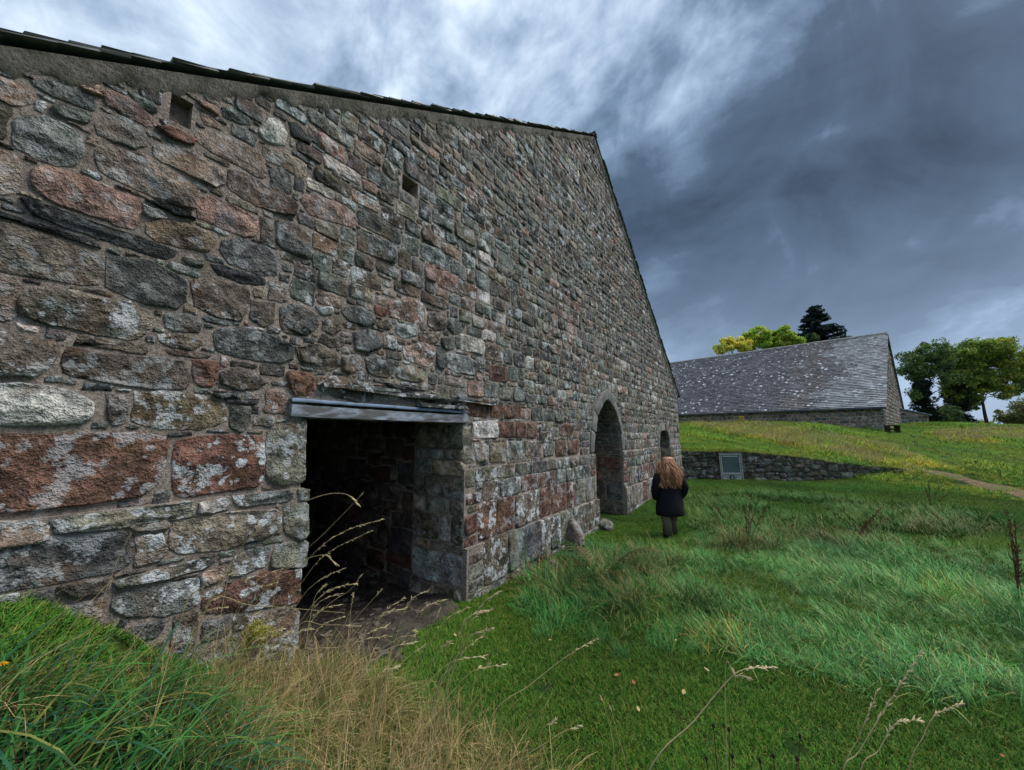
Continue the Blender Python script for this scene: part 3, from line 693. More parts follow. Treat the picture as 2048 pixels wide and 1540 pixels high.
def voussoirs(a, nm, n=4):
    rnd = random.Random(5); inn = arch_side(a, n * 2); outr = arch_side(a, n * 2, 0.22); mid = a[0] + a[1]
    for side in (0, 1):
        for k in range(n):
            P = inn[2 * k:2 * k + 3] + outr[2 * k:2 * k + 3][::-1]
            if side: P = [(mid - u, v) for u, v in P][::-1]
            c = np.mean(P, 0); P = [tuple(c + (np.array(p) - c) * 0.988) for p in P]
            V, Fc = stone_geo(P, rnd, 0.035, 0.003, 22, (0.985, 0.8, 0.4), 0.0008)
            X = np.array([(u, -o, v) for u, v, o in V]); m0 = X.mean(0)
            add('voussoir', mesh_from('voussoir', X - m0, Fc, MATS['dressed_stone'], True, [[.19, .19, .18, .35]] * len(X)), gable, m0)
voussoirs(A2, 'a'); voussoirs(A3, 'b', 4)
def reveals():
    rnd = random.Random(21)
    # dressed side of the doorway, seen inside on the right
    ms = Masonry(lambda u, v, o: (jr - o, u, v), w1, gable, MATS['stone_mossy'])
    rows = [(-.45, .12, [.42, .84]), (.12, .5, [.3, .84]), (.5, .62, [.5, .84]), (.62, .95, [.16, .36, .84]), (.95, 1.15, [.2, .62, .84]), (1.15, 1.42, [.6, .84]), (1.42, 1.62, [.5, .84]), (1.62, 1.76, [.3, .84]), (1.76, LZ0 - .01, [.84])]
    for z0, z1, us in rows:
        u = -0.02 if z0 > ZLEDGE else -0.05
        for b in us:
            ms.stone(blockpoly(u, b, z0, z1, rnd, .013, .016), [v * 1.7 for v in jcol(rnd.choice('MMTBG'), rnd, .22, .25)], rnd, proud=rnd.uniform(.012, .03), rough=.022); u = b
    ms.finish(60, 9, 'reveal_stones')
    # rubble side wall going back into the dark
    V = [(jr + .07, .85, -.6), (jr + .07, 6.5, -.6), (jr + .07, 6.5, 3.2), (jr + .07, .85, 3.2), (jr, .85, -.6), (jr, .85, 3.2)]
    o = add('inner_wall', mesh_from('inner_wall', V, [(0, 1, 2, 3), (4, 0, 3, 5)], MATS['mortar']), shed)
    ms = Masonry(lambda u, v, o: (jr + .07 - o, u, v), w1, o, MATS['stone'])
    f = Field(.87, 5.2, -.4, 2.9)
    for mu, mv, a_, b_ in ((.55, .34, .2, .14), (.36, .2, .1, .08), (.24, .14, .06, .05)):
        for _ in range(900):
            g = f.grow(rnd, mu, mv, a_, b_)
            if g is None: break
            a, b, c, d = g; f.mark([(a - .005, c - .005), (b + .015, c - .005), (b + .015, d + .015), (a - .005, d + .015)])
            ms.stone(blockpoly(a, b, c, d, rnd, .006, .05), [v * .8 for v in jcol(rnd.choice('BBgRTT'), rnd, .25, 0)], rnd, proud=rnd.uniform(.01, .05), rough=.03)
    ms.finish(90, 9, 'rubble_stones')
    # rubble sides of the two arches: flat courses following the curve
    for a in (A2, A3):
        lp = [(a[1], -.4), (a[1], a[2])] + arch_side(a)[1:]; L_ = [0]
        for p, q in zip(lp[:-1], lp[1:]): L_.append(L_[-1] + math.hypot(q[0] - p[0], q[1] - p[1]))
        def place(u, v, o, lp=lp, L_=L_):
            v = min(max(v, 0), L_[-1] - 1e-4); k = max(i for i in range(len(L_) - 1) if L_[i] <= v); t = (v - L_[k]) / (L_[k + 1] - L_[k])
            p, q = lp[k], lp[k + 1]; tx, tz = (q[0] - p[0]) / (L_[k + 1] - L_[k]), (q[1] - p[1]) / (L_[k + 1] - L_[k])
            return (p[0] + (q[0] - p[0]) * t - tz * o, u, p[1] + (q[1] - p[1]) * t + tx * o)
        ms = Masonry(place, w1, gable, MATS['stone']); v = 0.0
        while v < L_[-1] - .1:
            h = rnd.uniform(.3, .45) if v < a[2] + .2 else rnd.uniform(.07, .14); u = 0.0
            while u < 1.45:
                wd = rnd.uniform(.4, .75) if h > .2 else rnd.uniform(.25, .6); ms.stone(blockpoly(u, min(u + wd, 1.5), v, v + h, rnd, .009, .01), [v * 1.5 for v in jcol(rnd.choice('gBRM' if h > .2 else 'ggBB'), rnd, .15, .1)], rnd, proud=rnd.uniform(.008, .03), rough=.01); u += wd
            v += h
        ms.finish(70, 9, 'reveal_stones')
reveals()
def shell():
    mb = MB(); zl = zroof(SL); zr_ = zroof(SR); back = 26.0
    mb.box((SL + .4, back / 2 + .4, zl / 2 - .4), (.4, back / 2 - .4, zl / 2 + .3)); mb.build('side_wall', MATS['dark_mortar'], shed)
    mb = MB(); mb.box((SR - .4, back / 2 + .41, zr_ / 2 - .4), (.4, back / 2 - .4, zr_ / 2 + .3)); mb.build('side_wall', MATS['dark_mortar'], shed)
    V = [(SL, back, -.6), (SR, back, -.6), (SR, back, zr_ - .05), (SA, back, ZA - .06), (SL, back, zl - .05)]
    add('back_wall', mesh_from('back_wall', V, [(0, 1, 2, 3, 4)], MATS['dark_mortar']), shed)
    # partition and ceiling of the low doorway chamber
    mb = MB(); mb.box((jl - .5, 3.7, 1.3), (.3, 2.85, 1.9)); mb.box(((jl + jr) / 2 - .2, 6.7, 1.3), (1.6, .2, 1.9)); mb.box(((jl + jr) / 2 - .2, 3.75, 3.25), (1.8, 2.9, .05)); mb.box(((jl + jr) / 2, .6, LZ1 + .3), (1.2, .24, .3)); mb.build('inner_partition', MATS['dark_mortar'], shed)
    # roof planes
    mb = MB()
    for a, b, k in ((SL - .25, SA, 1), (SR + .3, SA, -1)):
        za, zb = zroof(a) - .02, ZA - .02; bb = len(mb.V)
        for y in (0.02, back + .1):
            mb.V += [(a, y, za), (b, y, zb), (b, y, zb - .04), (a, y, za - .04)]
        mb.F += [tuple(bb + i for i in q) for q in ((0, 1, 5, 4), (3, 7, 6, 2), (0, 4, 7, 3), (0, 3, 2, 1), (4, 5, 6, 7))]
    roof = mb.build('roof', MATS['roof_slate_edge'], shed)
    # render band under the slates
    rnd = random.Random(3)
    V = []; Fc = []; n = 420
    for i in range(n + 1):
        s = SL + (SR - SL) * i / n; zt = zroof(s) - .045
        wob = .125 + .015 * math.sin(s * 9) + .02 * math.sin(s * 3.7) + rnd.uniform(-.04, .04)
        for k, (fz, oy) in enumerate(((0, .05), (.18, .045 + rnd.uniform(-.006, .006)), (.5, .03 + rnd.uniform(-.008, .008)), (.82, .014 + rnd.uniform(-.006, .008)), (1.0, -.004))): V.append((s, -oy, zt - wob * fz))
    for i in range(n):
        for k in range(4): Fc.append((i * 5 + k, i * 5 + k + 1, i * 5 + 6 + k, i * 5 + 5 + k))
    add('verge_render', mesh_from('verge_render', V, Fc, MATS['verge_render'], True), shed)
    # slates along both verges, each lapped over the one below
    for side in (0, 1):
        k = KL if side == 0 else KR; sg = 1 if side == 0 else -1; ang = math.atan(k); L_ = math.hypot(SA - SL + .2, k * (SA - SL + .2)) if side == 0 else math.hypot(SR + .3 - SA, k * (SR + .3 - SA))
        t = 0.0; lo = SL - .2 if side == 0 else SR + .3
        while t < L_ - .05:
            g = rnd.uniform(.13, .24) if side == 0 else rnd.uniform(.15, .22); ln = g + .12; th = rnd.uniform(.004, .008); til = math.atan(th * 2.0 / g) + rnd.uniform(-.006, .008)
            cx = lo + sg * (t + ln / 2) * math.cos(ang); cz = zroof(lo) + (t + ln / 2) * math.sin(ang) + .014
            if t + ln > L_: ln = L_ - t
            M = Matrix.Rotation(-(ang - til) * sg, 4, 'Y')
            m = MB().box((0, 0, 0), (ln / 2, .2, th))
            me = mesh_from('slate', [tuple(M @ (Vector(v) + Vector((rnd.uniform(-.012, .012), rnd.uniform(-.012, .012), rnd.uniform(-.003, .003))))) for v in m.V], m.F, MATS['roof_slate_edge'])
            add('slate', me, roof, (cx, .125 + rnd.uniform(-.02, .015), cz)); t += g
    mb = MB(); mb.tube([(SA, -.03, ZA - .01), (SA, 6, ZA - .01), (SA, back, ZA - .01)], .05, 7); mb.build('ridge_cap', MATS['verge_render'], shed)
shell()
def lintel():
    rnd = random.Random(9); a, b = jl - .135, jr + .06; n = 24; V = []; Fc = []
    prof = [(-.04, LZ0), (-.043, LZ0 + .03), (-.045, LZ1 - .05), (.0, LZ1 - .045), (.3, LZ1 - .045), (.3, LZ0)]
    for i in range(n + 1):
        s = a + (b - a) * i / n
        for (o, z) in prof: V.append((s, o + rnd.uniform(-.003, .003), z + rnd.uniform(-.003, .003) - .006 * math.sin(i / n * 3.14)))
    m = len(prof)
    for i in range(n):
        for k in range(m): Fc.append((i * m + k, i * m + (k + 1) % m, (i + 1) * m + (k + 1) % m, (i + 1) * m + k))
    Fc += [tuple(range(m)), tuple(n * m + k for k in range(m))[::-1]]
    beam = add('lintel', mesh_from('lintel', V, Fc, MATS['lintel_wood']), shed)
    V = []; Fc = []; prof = [(.02, .012), (-.03, .011), (-.050, .009), (-.0535, .004), (-.054, -.010), (-.053, -.020), (-.050, -.022), (-.0475, -.020), (-.047, -.006), (-.03, 0.002)]; m = len(prof)
    for i in range(n * 2 + 1):
        s = a - .005 + (b - .02 - a) * i / (n * 2); wv = .003 * math.sin(i * .37) + rnd.uniform(-.002, .002)
        for (o, z) in prof: V.append((s, o + wv * .5, LZ1 + z + wv * .5 - .01))
    for i in range(n * 2):
        for k in range(m): Fc.append((i * m + k, (i + 1) * m + k, (i + 1) * m + (k + 1) % m, i * m + (k + 1) % m))
    Fc += [tuple(range(m))[::-1], tuple(n * 2 * m + k for k in range(m))]
    tag(add('lead_flashing', mesh_from('lead_flashing', V, Fc, MATS['lead'], True), beam), 'folded blue-grey lead sheet over the timber lintel')
    # loose slates packed over the lintel
    for k, (x0, x1, y) in enumerate(((640, 790, 775), (790, 900, 795), (830, 925, 812), (690, 800, 783), (905, 985, 803))):
        p, q = wall_px(x0, y - 4), wall_px(x1, y + 6); zc = float((p[1] + q[1]) / 2)
        M = Matrix.Rotation(rnd.uniform(-.04, .04), 4, 'Y'); mb = MB().box((0, 0, 0), (float(q[0] - p[0]) / 2, .05, .016), M)
        V = [tuple(Vector(v) + Vector((rnd.uniform(-.02, .02), rnd.uniform(-.015, .015), rnd.uniform(-.006, .006)))) for v in mb.V]
        add('packing_slate', mesh_from('packing_slate', V, mb.F, MATS['stone'], False, [jcol('g', rnd, .1, .9)] * len(V)), gable, (float(p[0] + q[0]) / 2, -.03, zc))
lintel()
# trodden earth floor running out of the doorway
def earth_floor():
    V = []; Fc = []; nu, nv = 40, 44; rnd = random.Random(2)
    for j in range(nv + 1):
        for i in range(nu + 1):
            u = jl - .3 + (jr - jl + .36) * i / nu; y = -0.75 + 6.8 * j / nv
            x, yy, _ = w1(u, y, 0); e = max(0.0, -y) * 0
            edge = .05 * math.sin(u * 7) + .04 * math.sin(u * 17 + 1)
            dz = .02 if y > (-.55 + .5 * max(0, (u - jl) / (jr - jl)) + edge) else -.12
            V.append((u, y, float(H(x, yy)) + dz + rnd.uniform(0, .02) + .05 * max(0, noise.noise(Vector((u * 3, y * 3, 0))))))
    for j in range(nv):
        for i in range(nu): k = j * (nu + 1) + i; Fc.append((k, k + 1, k + nu + 2, k + nu + 1))
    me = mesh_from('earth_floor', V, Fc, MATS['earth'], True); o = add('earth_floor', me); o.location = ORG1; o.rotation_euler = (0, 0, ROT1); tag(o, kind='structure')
earth_floor()
def floor_debris():
    rnd = random.Random(66); mb = MB()
    for k in range(520):
        u = rnd.uniform(jl - .05, jr + .02); y = rnd.uniform(-.5, 2.6); x, yy, _ = w1(u, y, 0); z = float(H(x, yy)) + .03; s = rnd.uniform(.006, .03) * rnd.choice((.6, 1, 1.3)); a = rnd.uniform(0, 6.28)
        if y < -.5 + .55 * (u - jl) / (jr - jl): continue
        M = Matrix.Translation((u, y, z)) @ Matrix.Rotation(a, 4, 'Z') @ Matrix.Rotation(rnd.uniform(-.6, .6), 4, 'X')
        mb.box((0, 0, 0), (s * rnd.uniform(.8, 1.6), s * rnd.uniform(.6, 1), s * rnd.uniform(.3, .8)), M)
    mat_simple('litter', (.11, .092, .075), .95, .2, .6, 9)
    o = mb.build('rubble_litter', MATS['litter']); o.location = ORG1; o.rotation_euler = (0, 0, ROT1); tag(o, 'loose crumbled stones littering the doorway floor', 'rubble', kind='stuff')
floor_debris()

# ------------------------------------------------------------------ retaining wall and sign
def retaining_wall():
    rnd = random.Random(31); x0, x1 = 6.75, 17.0
    o = empty('retaining_wall', (x0, RW_Y, 0)); tag(o, 'low mossy dry-stone retaining wall holding up the grass bank', 'wall')
    top = lambda u: np.interp(u, RW_U, RW_H) + .07 + slope_right(np.asarray(u) + x0, RW_Y)
    V = []; Fc = []; n = 40
    for i in range(n + 1):
        u = (x1 - x0) * i / n; t = float(top(u)) - .03
        V += [(u, .04, -.35), (u, .04, t), (u, .42, t + .02), (u, .42, -.35)]
    for i in range(n):
        for k in range(3): Fc.append((i * 4 + k, i * 4 + k + 1, i * 4 + 5 + k, i * 4 + 4 + k))
    core = add('core', mesh_from('core', V, Fc, MATS['dark_mortar']), o)
    ms = Masonry(lambda u, v, w_: (u, .05 - w_, v), lambda x, y, z: (x0 + x, RW_Y + y, z), o, MATS['stone_mossy'])
    f = Field(-.05, x1 - x0, -.12, 1.3); U, Vv = np.meshgrid(f.u0 + np.arange(f.nu) * f.res, f.v0 + np.arange(f.nv) * f.res); f.a |= Vv > top(U) + .02 * np.sin(U * 6)
    for mu, mv, a_, b_ in ((.6, .26, .26, .12), (.42, .18, .14, .08), (.26, .12, .07, .05)):
        for _ in range(900):
            g = f.grow(rnd, mu, mv, a_, b_)
            if g is None: break
            a, b, c, d = g; f.mark([(a - .005, c - .005), (b + .01, c - .005), (b + .01, d + .01), (a - .005, d + .01)])
            ms.stone(blockpoly(a, b, c, d, rnd, .004, .05), jcol(rnd.choice('gBBTGM'), rnd, .28, rnd.choice((.1, .3, .8))), rnd, proud=rnd.uniform(.02, .10), rough=.05)
    ms.finish(220, 6)
retaining_wall()
def flat_text(txt, size, parent, mat, loc, name='numeral'):
    cu = bpy.data.curves.new(name, 'FONT'); cu.body = txt; cu.size = size; cu.extrude = .002; cu.align_x = 'CENTER'; cu.align_y = 'CENTER'
    tmp = bpy.data.objects.new(name, cu); COL.objects.link(tmp); dg = bpy.context.evaluated_depsgraph_get()
    me = bpy.data.meshes.new_from_object(tmp.evaluated_get(dg)); bpy.data.objects.remove(tmp); me.materials.clear(); me.materials.append(mat)
    o = add(name, me, parent, loc); o.rotation_euler = (R(90), 0, 0); return o
mat_simple('board_green', (0.035, 0.06, 0.062), 0.6, 0.3, 0.25, 6)
mat_simple('paint_pale', (0.52, 0.58, 0.56), 0.7, 0.3, 0.2, 9)
mat_simple('print_pale', (0.17, 0.22, 0.23), 0.8, 0.2, 0.2, 9)
mat_simple('wood_grey', (0.27, 0.26, 0.235), 0.9, 0.2, 0.4, 9, .5, .01)
def sign():
    g = ground_px(1456, 964); y = RW_Y - .16
    sc = y / F_PX * 1.0; X = (1455 - 1024) / F_PX * y; wd = 44 * sc * .98; ht = 54 * sc
    zb = float(H(X, y)) - .02
    o = empty('information_board', (X, y, zb)); o.rotation_euler = (R(-4), 0, R(-2)); tag(o, 'framed dark green information board numbered 2, leaning on the retaining wall', 'sign')
    hw = wd / 2; bt = ht * .26                              # lower panel height
    m = MB(); m.box((0, .02, ht / 2), (hw - .035, .015, ht / 2 - .02)); m.build('back_board', MATS['wood_grey'], o)
    for s in (-1, 1): MB().box((s * (hw - .02), 0, ht / 2), (.024, .03, ht / 2)).build('frame_post', MATS['wood_grey'], o)
    MB().box((0, 0, ht - .02), (hw - .046, .03, .022)).build('frame_rail', MATS['wood_grey'], o)
    MB().box((0, 0, bt - .02), (hw - .046, .03, .02)).build('frame_rail', MATS['wood_grey'], o)
    p0, p1 = bt + .012, ht - .05
    panel = MB().box((0, -.002, (p0 + p1) / 2), (hw - .06, .008, (p1 - p0) / 2)).build('panel', MATS['board_green'], o)
    b = MB(); e = hw - .075; t = .011
    b.box((0, -.013, p1 - .014), (e, .003, t)); b.box((0, -.013, p0 + .014), (e, .003, t))
    for s in (-1, 1): b.box((s * (e - t), -.0135, (p0 + p1) / 2), (t, .003, (p1 - p0) / 2 - .026))
    b.build('border', MATS['paint_pale'], panel)
    rnd = random.Random(4)
    h = MB(); x = -e + .07
    while x < e - .08:
        wv = rnd.uniform(.025, .06); h.box((x + wv / 2, -.012, p1 - .085), (wv / 2 - .004, .002, .02)); x += wv
    h.build('heading', MATS['paint_pale'], panel)
    h = MB(); z = p1 - .15
    while z > p0 + .06:
        x = -e + .06; end = e - .05 - rnd.choice((0, 0, 0, .15, .3))
        while x < end:
            wv = rnd.uniform(.02, .09); h.box((x + wv / 2, -.0115, z), (wv / 2 - .005, .0016, .0055)); x += wv
        z -= .032
    h.build('text_lines', MATS['print_pale'], panel)
    d = MB(); d.tube([(0, .004, bt * .5), (0, -.004, bt * .5)], bt * .36, 20); disc = d.build('number_disc', MATS['board_green'], o)
    flat_text('2', bt * .62, o, MATS['paint_pale'], (0, -.008, bt * .48))
    for s in (-1, 1):                                       # carved scrolls beside the number
        d = MB()
        for r0, cx in ((.07, .17), (.055, .27)):
            d.tube([(s * (cx + r0 * math.cos(a) * .8), -.0, bt * .48 + r0 * math.sin(a)) for a in np.linspace(-2.2, 2.4, 12)], .011, 5)
        d.tube([(s * .34, 0, bt * .2), (s * .36, 0, bt * .75)], .012, 5)
        d.build('scroll', MATS['paint_pale'], o)
sign()

# ------------------------------------------------------------------ the far shed
def mat_roof2():
    m, nt, b, N, L = new_mat('far_slates', 0.5, 0.45)
    at = N('ShaderNodeAttribute'); at.attribute_name = 'scol'; g = N('ShaderNodeNewGeometry'); pos = g.outputs['Position']
    n1 = nz(N, L, pos, 1.2, 4, .6); c = mixc(N, L, 1.0, at.outputs['Color'], ramp(N, L, n1.outputs[0], [(.3, .6), (.7, 1.4)]), 'MULTIPLY')
    def spots(scale, lo, hi, cov):
        vo = N('ShaderNodeTexVoronoi'); vo.inputs['Scale'].default_value = scale; L(pos, vo.inputs['Vector'])
        sp = N('ShaderNodeSeparateColor'); L(vo.outputs['Color'], sp.inputs[0])
        rad = math_(N, L, 'MULTIPLY', math_(N, L, 'SUBTRACT', sp.outputs[0], lo, True), hi)
        return math_(N, L, 'MULTIPLY', math_(N, L, 'SUBTRACT', rad, vo.outputs['Distance']), 9.0, True)
    cov = ramp(N, L, nz(N, L, pos, .32, 3).outputs[0], [(.34, .12), (.52, 1.0)])
    f = math_(N, L, 'MULTIPLY', math_(N, L, 'MULTIPLY', math_(N, L, 'MAXIMUM', spots(3.0, .22, .55, 1), spots(6.0, .35, .6, 1)), cov), at.outputs['Alpha'], True)
    c = mixc(N, L, f, c, (.62, .64, .68)); L(c, b.inputs['Base Color']); bump(N, L, b, n1.outputs[0], .4, .03)
mat_roof2()
def far_shed():
    rnd = random.Random(77)
    v2 = ray(330, HY); D = np.array([v2[0], v2[1]]) / np.hypot(v2[0], v2[1])          # ridge direction, away to the left
    E_ = np.array([-D[1], D[0]]) * -1                                                 # across, away to the right
    yc = 25.0; xc = (1768 - 1024) / (F_PX * math.cos(PITCH)) * yc * 1.0
    r = ray(1767, 816); t = yc / r[1]; ze = EYE + t * r[2] + .2; xc = r[0] * t
    Wd = 18.0; Ln = 34.0; base = 0.8
    org = (xc, yc, 0.0); rz = math.atan2(D[1], D[0])
    o = empty('slate_roofed_shed', org, rz); tag(o, 'far stone shed with long slate roof dotted with white lichen', 'shed')
    M = Matrix.Translation(org) @ Matrix.Rotation(rz, 4, 'Z'); wf = lambda x, y, z: tuple(M @ Vector((x, y, z)))
    # local: x along the ridge, y across: near side at 0, far side at -Wd (to the right of the ridge direction)
    sgn = -1.0 if np.cross(np.array([D[0], D[1], 0]), np.array([E_[0], E_[1], 0]))[2] < 0 else 1.0
    # ridge height from the photograph's apex
    a = wf(0, sgn * Wd / 2, 0); r = ray(1765, 657); n2 = np.array([D[0], D[1]]); t = (np.array(a[:2]) @ n2) / (r[:2] @ n2); zr = EYE + t * r[2]
    V = [(0, 0, base), (0, sgn * Wd, base), (0, sgn * Wd, ze), (0, sgn * Wd / 2, zr - .12), (0, 0, ze), (Ln, 0, base), (Ln, sgn * Wd, base), (Ln, sgn * Wd, ze), (Ln, sgn * Wd / 2, zr - .12), (Ln, 0, ze)]
    wall = add('wall', mesh_from('wall', V, [(0, 1, 2, 3, 4), (5, 9, 8, 7, 6), (0, 4, 9, 5), (1, 6, 7, 2)], MATS['mortar']), o)
    ms = Masonry(lambda u, v, w_: (u, -sgn * w_, v), wf, wall, MATS['stone'])
    z = base + .9
    while z < ze - .2:
        h = rnd.uniform(.2, .36); u = 0.0
        while u < Ln * .75:
            wd = rnd.uniform(.25, .75); ms.stone(blockpoly(u, u + wd, z, min(z + h, ze - .18), rnd, .02, .05), jcol(rnd.choice('TTGPMgB'), rnd, .2, .5), rnd, proud=rnd.uniform(.01, .04), rough=.03); u += wd
        z += h
    ms.finish(150, 6)
    ms = Masonry(lambda u, v, w_: (-w_, sgn * u, v), wf, wall, MATS['stone'], 'gable_stone')
    z = base + .9
    while z < zr - .4:
        h = rnd.uniform(.2, .34); u = 0.0
        while u < Wd:
            wd = rnd.uniform(.28, .8); lim = min(ze + (zr - ze) * min(u, Wd - u) / (Wd / 2), ze + (zr - ze) * min(u + wd, Wd - u - wd) / (Wd / 2)) - .2
            if z + h < lim: ms.stone(blockpoly(u, min(u + wd, Wd), z, z + h, rnd, .02, .05), jcol(rnd.choice('TTGPMgO'), rnd, .2, .4), rnd, proud=rnd.uniform(.01, .04), rough=.03)
            u += wd
        z += h
    ms.finish(0, 99, 'gable_stones')
    # slates in courses on the near slope
    sl = math.hypot(Wd / 2, zr - ze); ang = math.atan2(zr - ze, Wd / 2)
    V = []; Fc = []; C = []; gauge = .235; rows = int((sl + .35) / gauge)
    for j in range(rows):
        t0 = -.32 + j * gauge; u = -.15 - rnd.uniform(0, .2)
        while u < Ln * .86:
            wd = rnd.uniform(.24, .42); b = len(V); lift = .02 + rnd.uniform(0, .02); lw = rnd.uniform(-.015, .015)
            u0, u1 = max(u, -.16) + .006, u + wd - .006
            if u1 > u0 + .03:
                def pt(uu, tt, hh): return (uu, sgn * (tt * math.cos(ang) - hh * math.sin(ang)), ze + tt * math.sin(ang) + hh * math.cos(ang))
                V += [pt(u0, t0 + lw, lift + .03), pt(u1, t0 + lw, lift + .03), pt(u1, t0 + gauge + .05, .018), pt(u0, t0 + gauge + .05, .018), pt(u0, t0 + lw, 0.0), pt(u1, t0 + lw, 0.0)]
                Fc += [(b, b + 1, b + 2, b + 3), (b + 4, b + 5, b + 1, b), (b + 1, b + 5, b + 2), (b, b + 3, b + 4)]
                fresh = (u < 2.6 + 1.0 * math.sin(j * .21) + .5 * math.sin(j * .9)) and True
                k = rnd.uniform(.6, 1.5)
                brown = .5 * max(0, math.exp(-((u - 4.2 - .6 * math.sin(j * .3)) / 1.1) ** 2))
                col = (.155 * k, .163 * k, .175 * k, .55) if fresh else ((.068 + .02 * brown) * k, .066 * k, (.078 - .02 * brown) * k, 1.0)
                C += [col] * 6
            u += wd
    # a closed deck beneath, both slopes
    roof = add('roof', mesh_from('roof', [(-.15, -sgn * .3, ze - .2), (Ln + .15, -sgn * .3, ze - .2), (Ln + .15, sgn * Wd / 2, zr), (-.15, sgn * Wd / 2, zr), (-.15, sgn * (Wd + .3), ze - .2), (Ln + .15, sgn * (Wd + .3), ze - .2),
                                          (-.15, -sgn * .3, ze - .27), (Ln + .15, -sgn * .3, ze - .27), (Ln + .15, sgn * Wd / 2, zr - .08), (-.15, sgn * Wd / 2, zr - .08), (-.15, sgn * (Wd + .3), ze - .27), (Ln + .15, sgn * (Wd + .3), ze - .27)],
               [(0, 1, 2, 3), (3, 2, 5, 4), (6, 9, 8, 7), (9, 10, 11, 8), (0, 3, 9, 6), (3, 4, 10, 9), (0, 6, 7, 1), (4, 5, 11, 10)], MATS['roof_slate_edge']), o)
    tag(add('slates', mesh_from('slates', V, Fc, MATS['far_slates'], False, C), roof), kind='stuff')
    MB().box((Ln * .43, -sgn * .34, ze - .16), (Ln * .43 + .1, .05, .05)).build('gutter', MATS['roof_slate_edge'], o)
    for k in range(40): # ridge stones
        x = -.1 + k * .72
        if x > Ln * .82: break
        MB().tube([(x, sgn * Wd / 2, zr + .02), (x + .69, sgn * Wd / 2, zr + .02 + rnd.uniform(-.01, .01))], .12, 8).build('ridge_stone', MATS['wood_grey'], roof)
    # small lean-to against the far end of the gable
    lt = empty('lean_to_annex', wf(-2.2, sgn * (Wd - 2.0), 0), rz); tag(lt, 'small stone lean-to annex with blue slate roof at the far gable corner', 'outbuilding')
    r = ray(1836, 832); wA = np.array(wf(-2.4, sgn * (Wd - .4), 0)[:2]); tt = wA[1] / r[1]; zl = EYE + tt * r[2]
    xl = r[0] * tt
    lt.location = (xl - 1.1, wA[1] - .5, 0); lt.rotation_euler = (0, 0, 0)
    V = [(-1.5, 0, .5), (1.05, -.4, .5), (1.75, 2.2, .5), (-.6, 2.6, .5), (-1.5, 0, zl + .62), (1.05, -.4, zl), (1.75, 2.2, zl), (-.6, 2.6, zl + .62)]
    lw_ = add('wall', mesh_from('wall', V, [(0, 1, 5, 4), (1, 2, 6, 5), (2, 3, 7, 6), (3, 0, 4, 7)], MATS['mortar']), lt)
    ms = Masonry(lambda u, v, w_: (-1.5 + u * .988 - w_ * .155, -u * .155 - w_ * .988, v), lambda x, y, z: (lt.location[0] + x, lt.location[1] + y, z), lw_, MATS['stone'])
    z = .9
    while z < zl + .3:
        h = rnd.uniform(.2, .3); u = 0.0
        while u < 2.5:
            wd = rnd.uniform(.25, .6); lim = zl + .62 - .62 * (u + wd) / 2.58
            if z + h < lim: ms.stone(blockpoly(u, min(u + wd, 2.56), z, z + h, rnd, .02, .04), jcol(rnd.choice('gBTG'), rnd, .2, .3), rnd, proud=.03, rough=.03)
            u += wd
        z += h
    ms.finish(60, 5)
    add('roof', mesh_from('roof', [(-1.65, -.15, zl + .70), (1.2, -.6, zl + .0), (1.95, 2.3, zl + .0), (-.6, 2.8, zl + .70), (-1.65, -.15, zl + .78), (1.2, -.6, zl + .08), (1.95, 2.3, zl + .08), (-.6, 2.8, zl + .78)], [(0, 3, 2, 1), (4, 5, 6, 7), (0, 1, 5, 4), (1, 2, 6, 5)], MATS['lead']), lt)
    # yellow notice on the long wall
    r = ray(1484, 837); nn = np.array([-D[1], D[0]]); tt = (np.array(org[:2]) @ nn) / (r[:2] @ nn); q = r * tt
    yel = mat_simple('yellow_paint', (.62, .42, .05), .6, .3, .12, 5)
    ys = empty('yellow_notice', (q[0], q[1], EYE + q[2]), rz); tag(ys, 'small square yellow notice fixed to the far shed wall', 'notice')
    MB().box((0, -sgn * .06, 0), (.19, .015, .21)).build('plate', yel, ys)
    MB().box((0, -sgn * .079, .06), (.04, .004, .045)).build('pictogram', MATS['board_green'], ys); MB().box((0, -sgn * .079, -.12), (.10, .004, .012)).build('text_line', MATS['board_green'], ys)
    # dark low bench in front of the gable
    r = ray(1785, 862); tt = 24.2 / r[1]; q = r * tt; zb = float(H(q[0], q[1])) - .02
    bn = empty('bench', (q[0], q[1], zb), R(-6)); tag(bn, 'low dark wooden bench in the grass before the far gable', 'bench')
    dk = mat_simple('dark_wood', (.03, .022, .018), .85, .2, .3, 8); sh = max(.32, EYE + q[2] + .34 - zb)
    for k in range(3): MB().box((0, -.14 + k * .14, sh), (.36, .055, .022)).build('seat_slat', dk, bn)
    for s in (-1, 1):
        MB().box((s * .28, 0, sh / 2 - .012), (.045, .17, sh / 2 - .012)).build('leg', dk, bn)
    MB().box((0, 0, sh * .55), (.23, .03, .05)).build('stretcher', dk, bn)
far_shed()

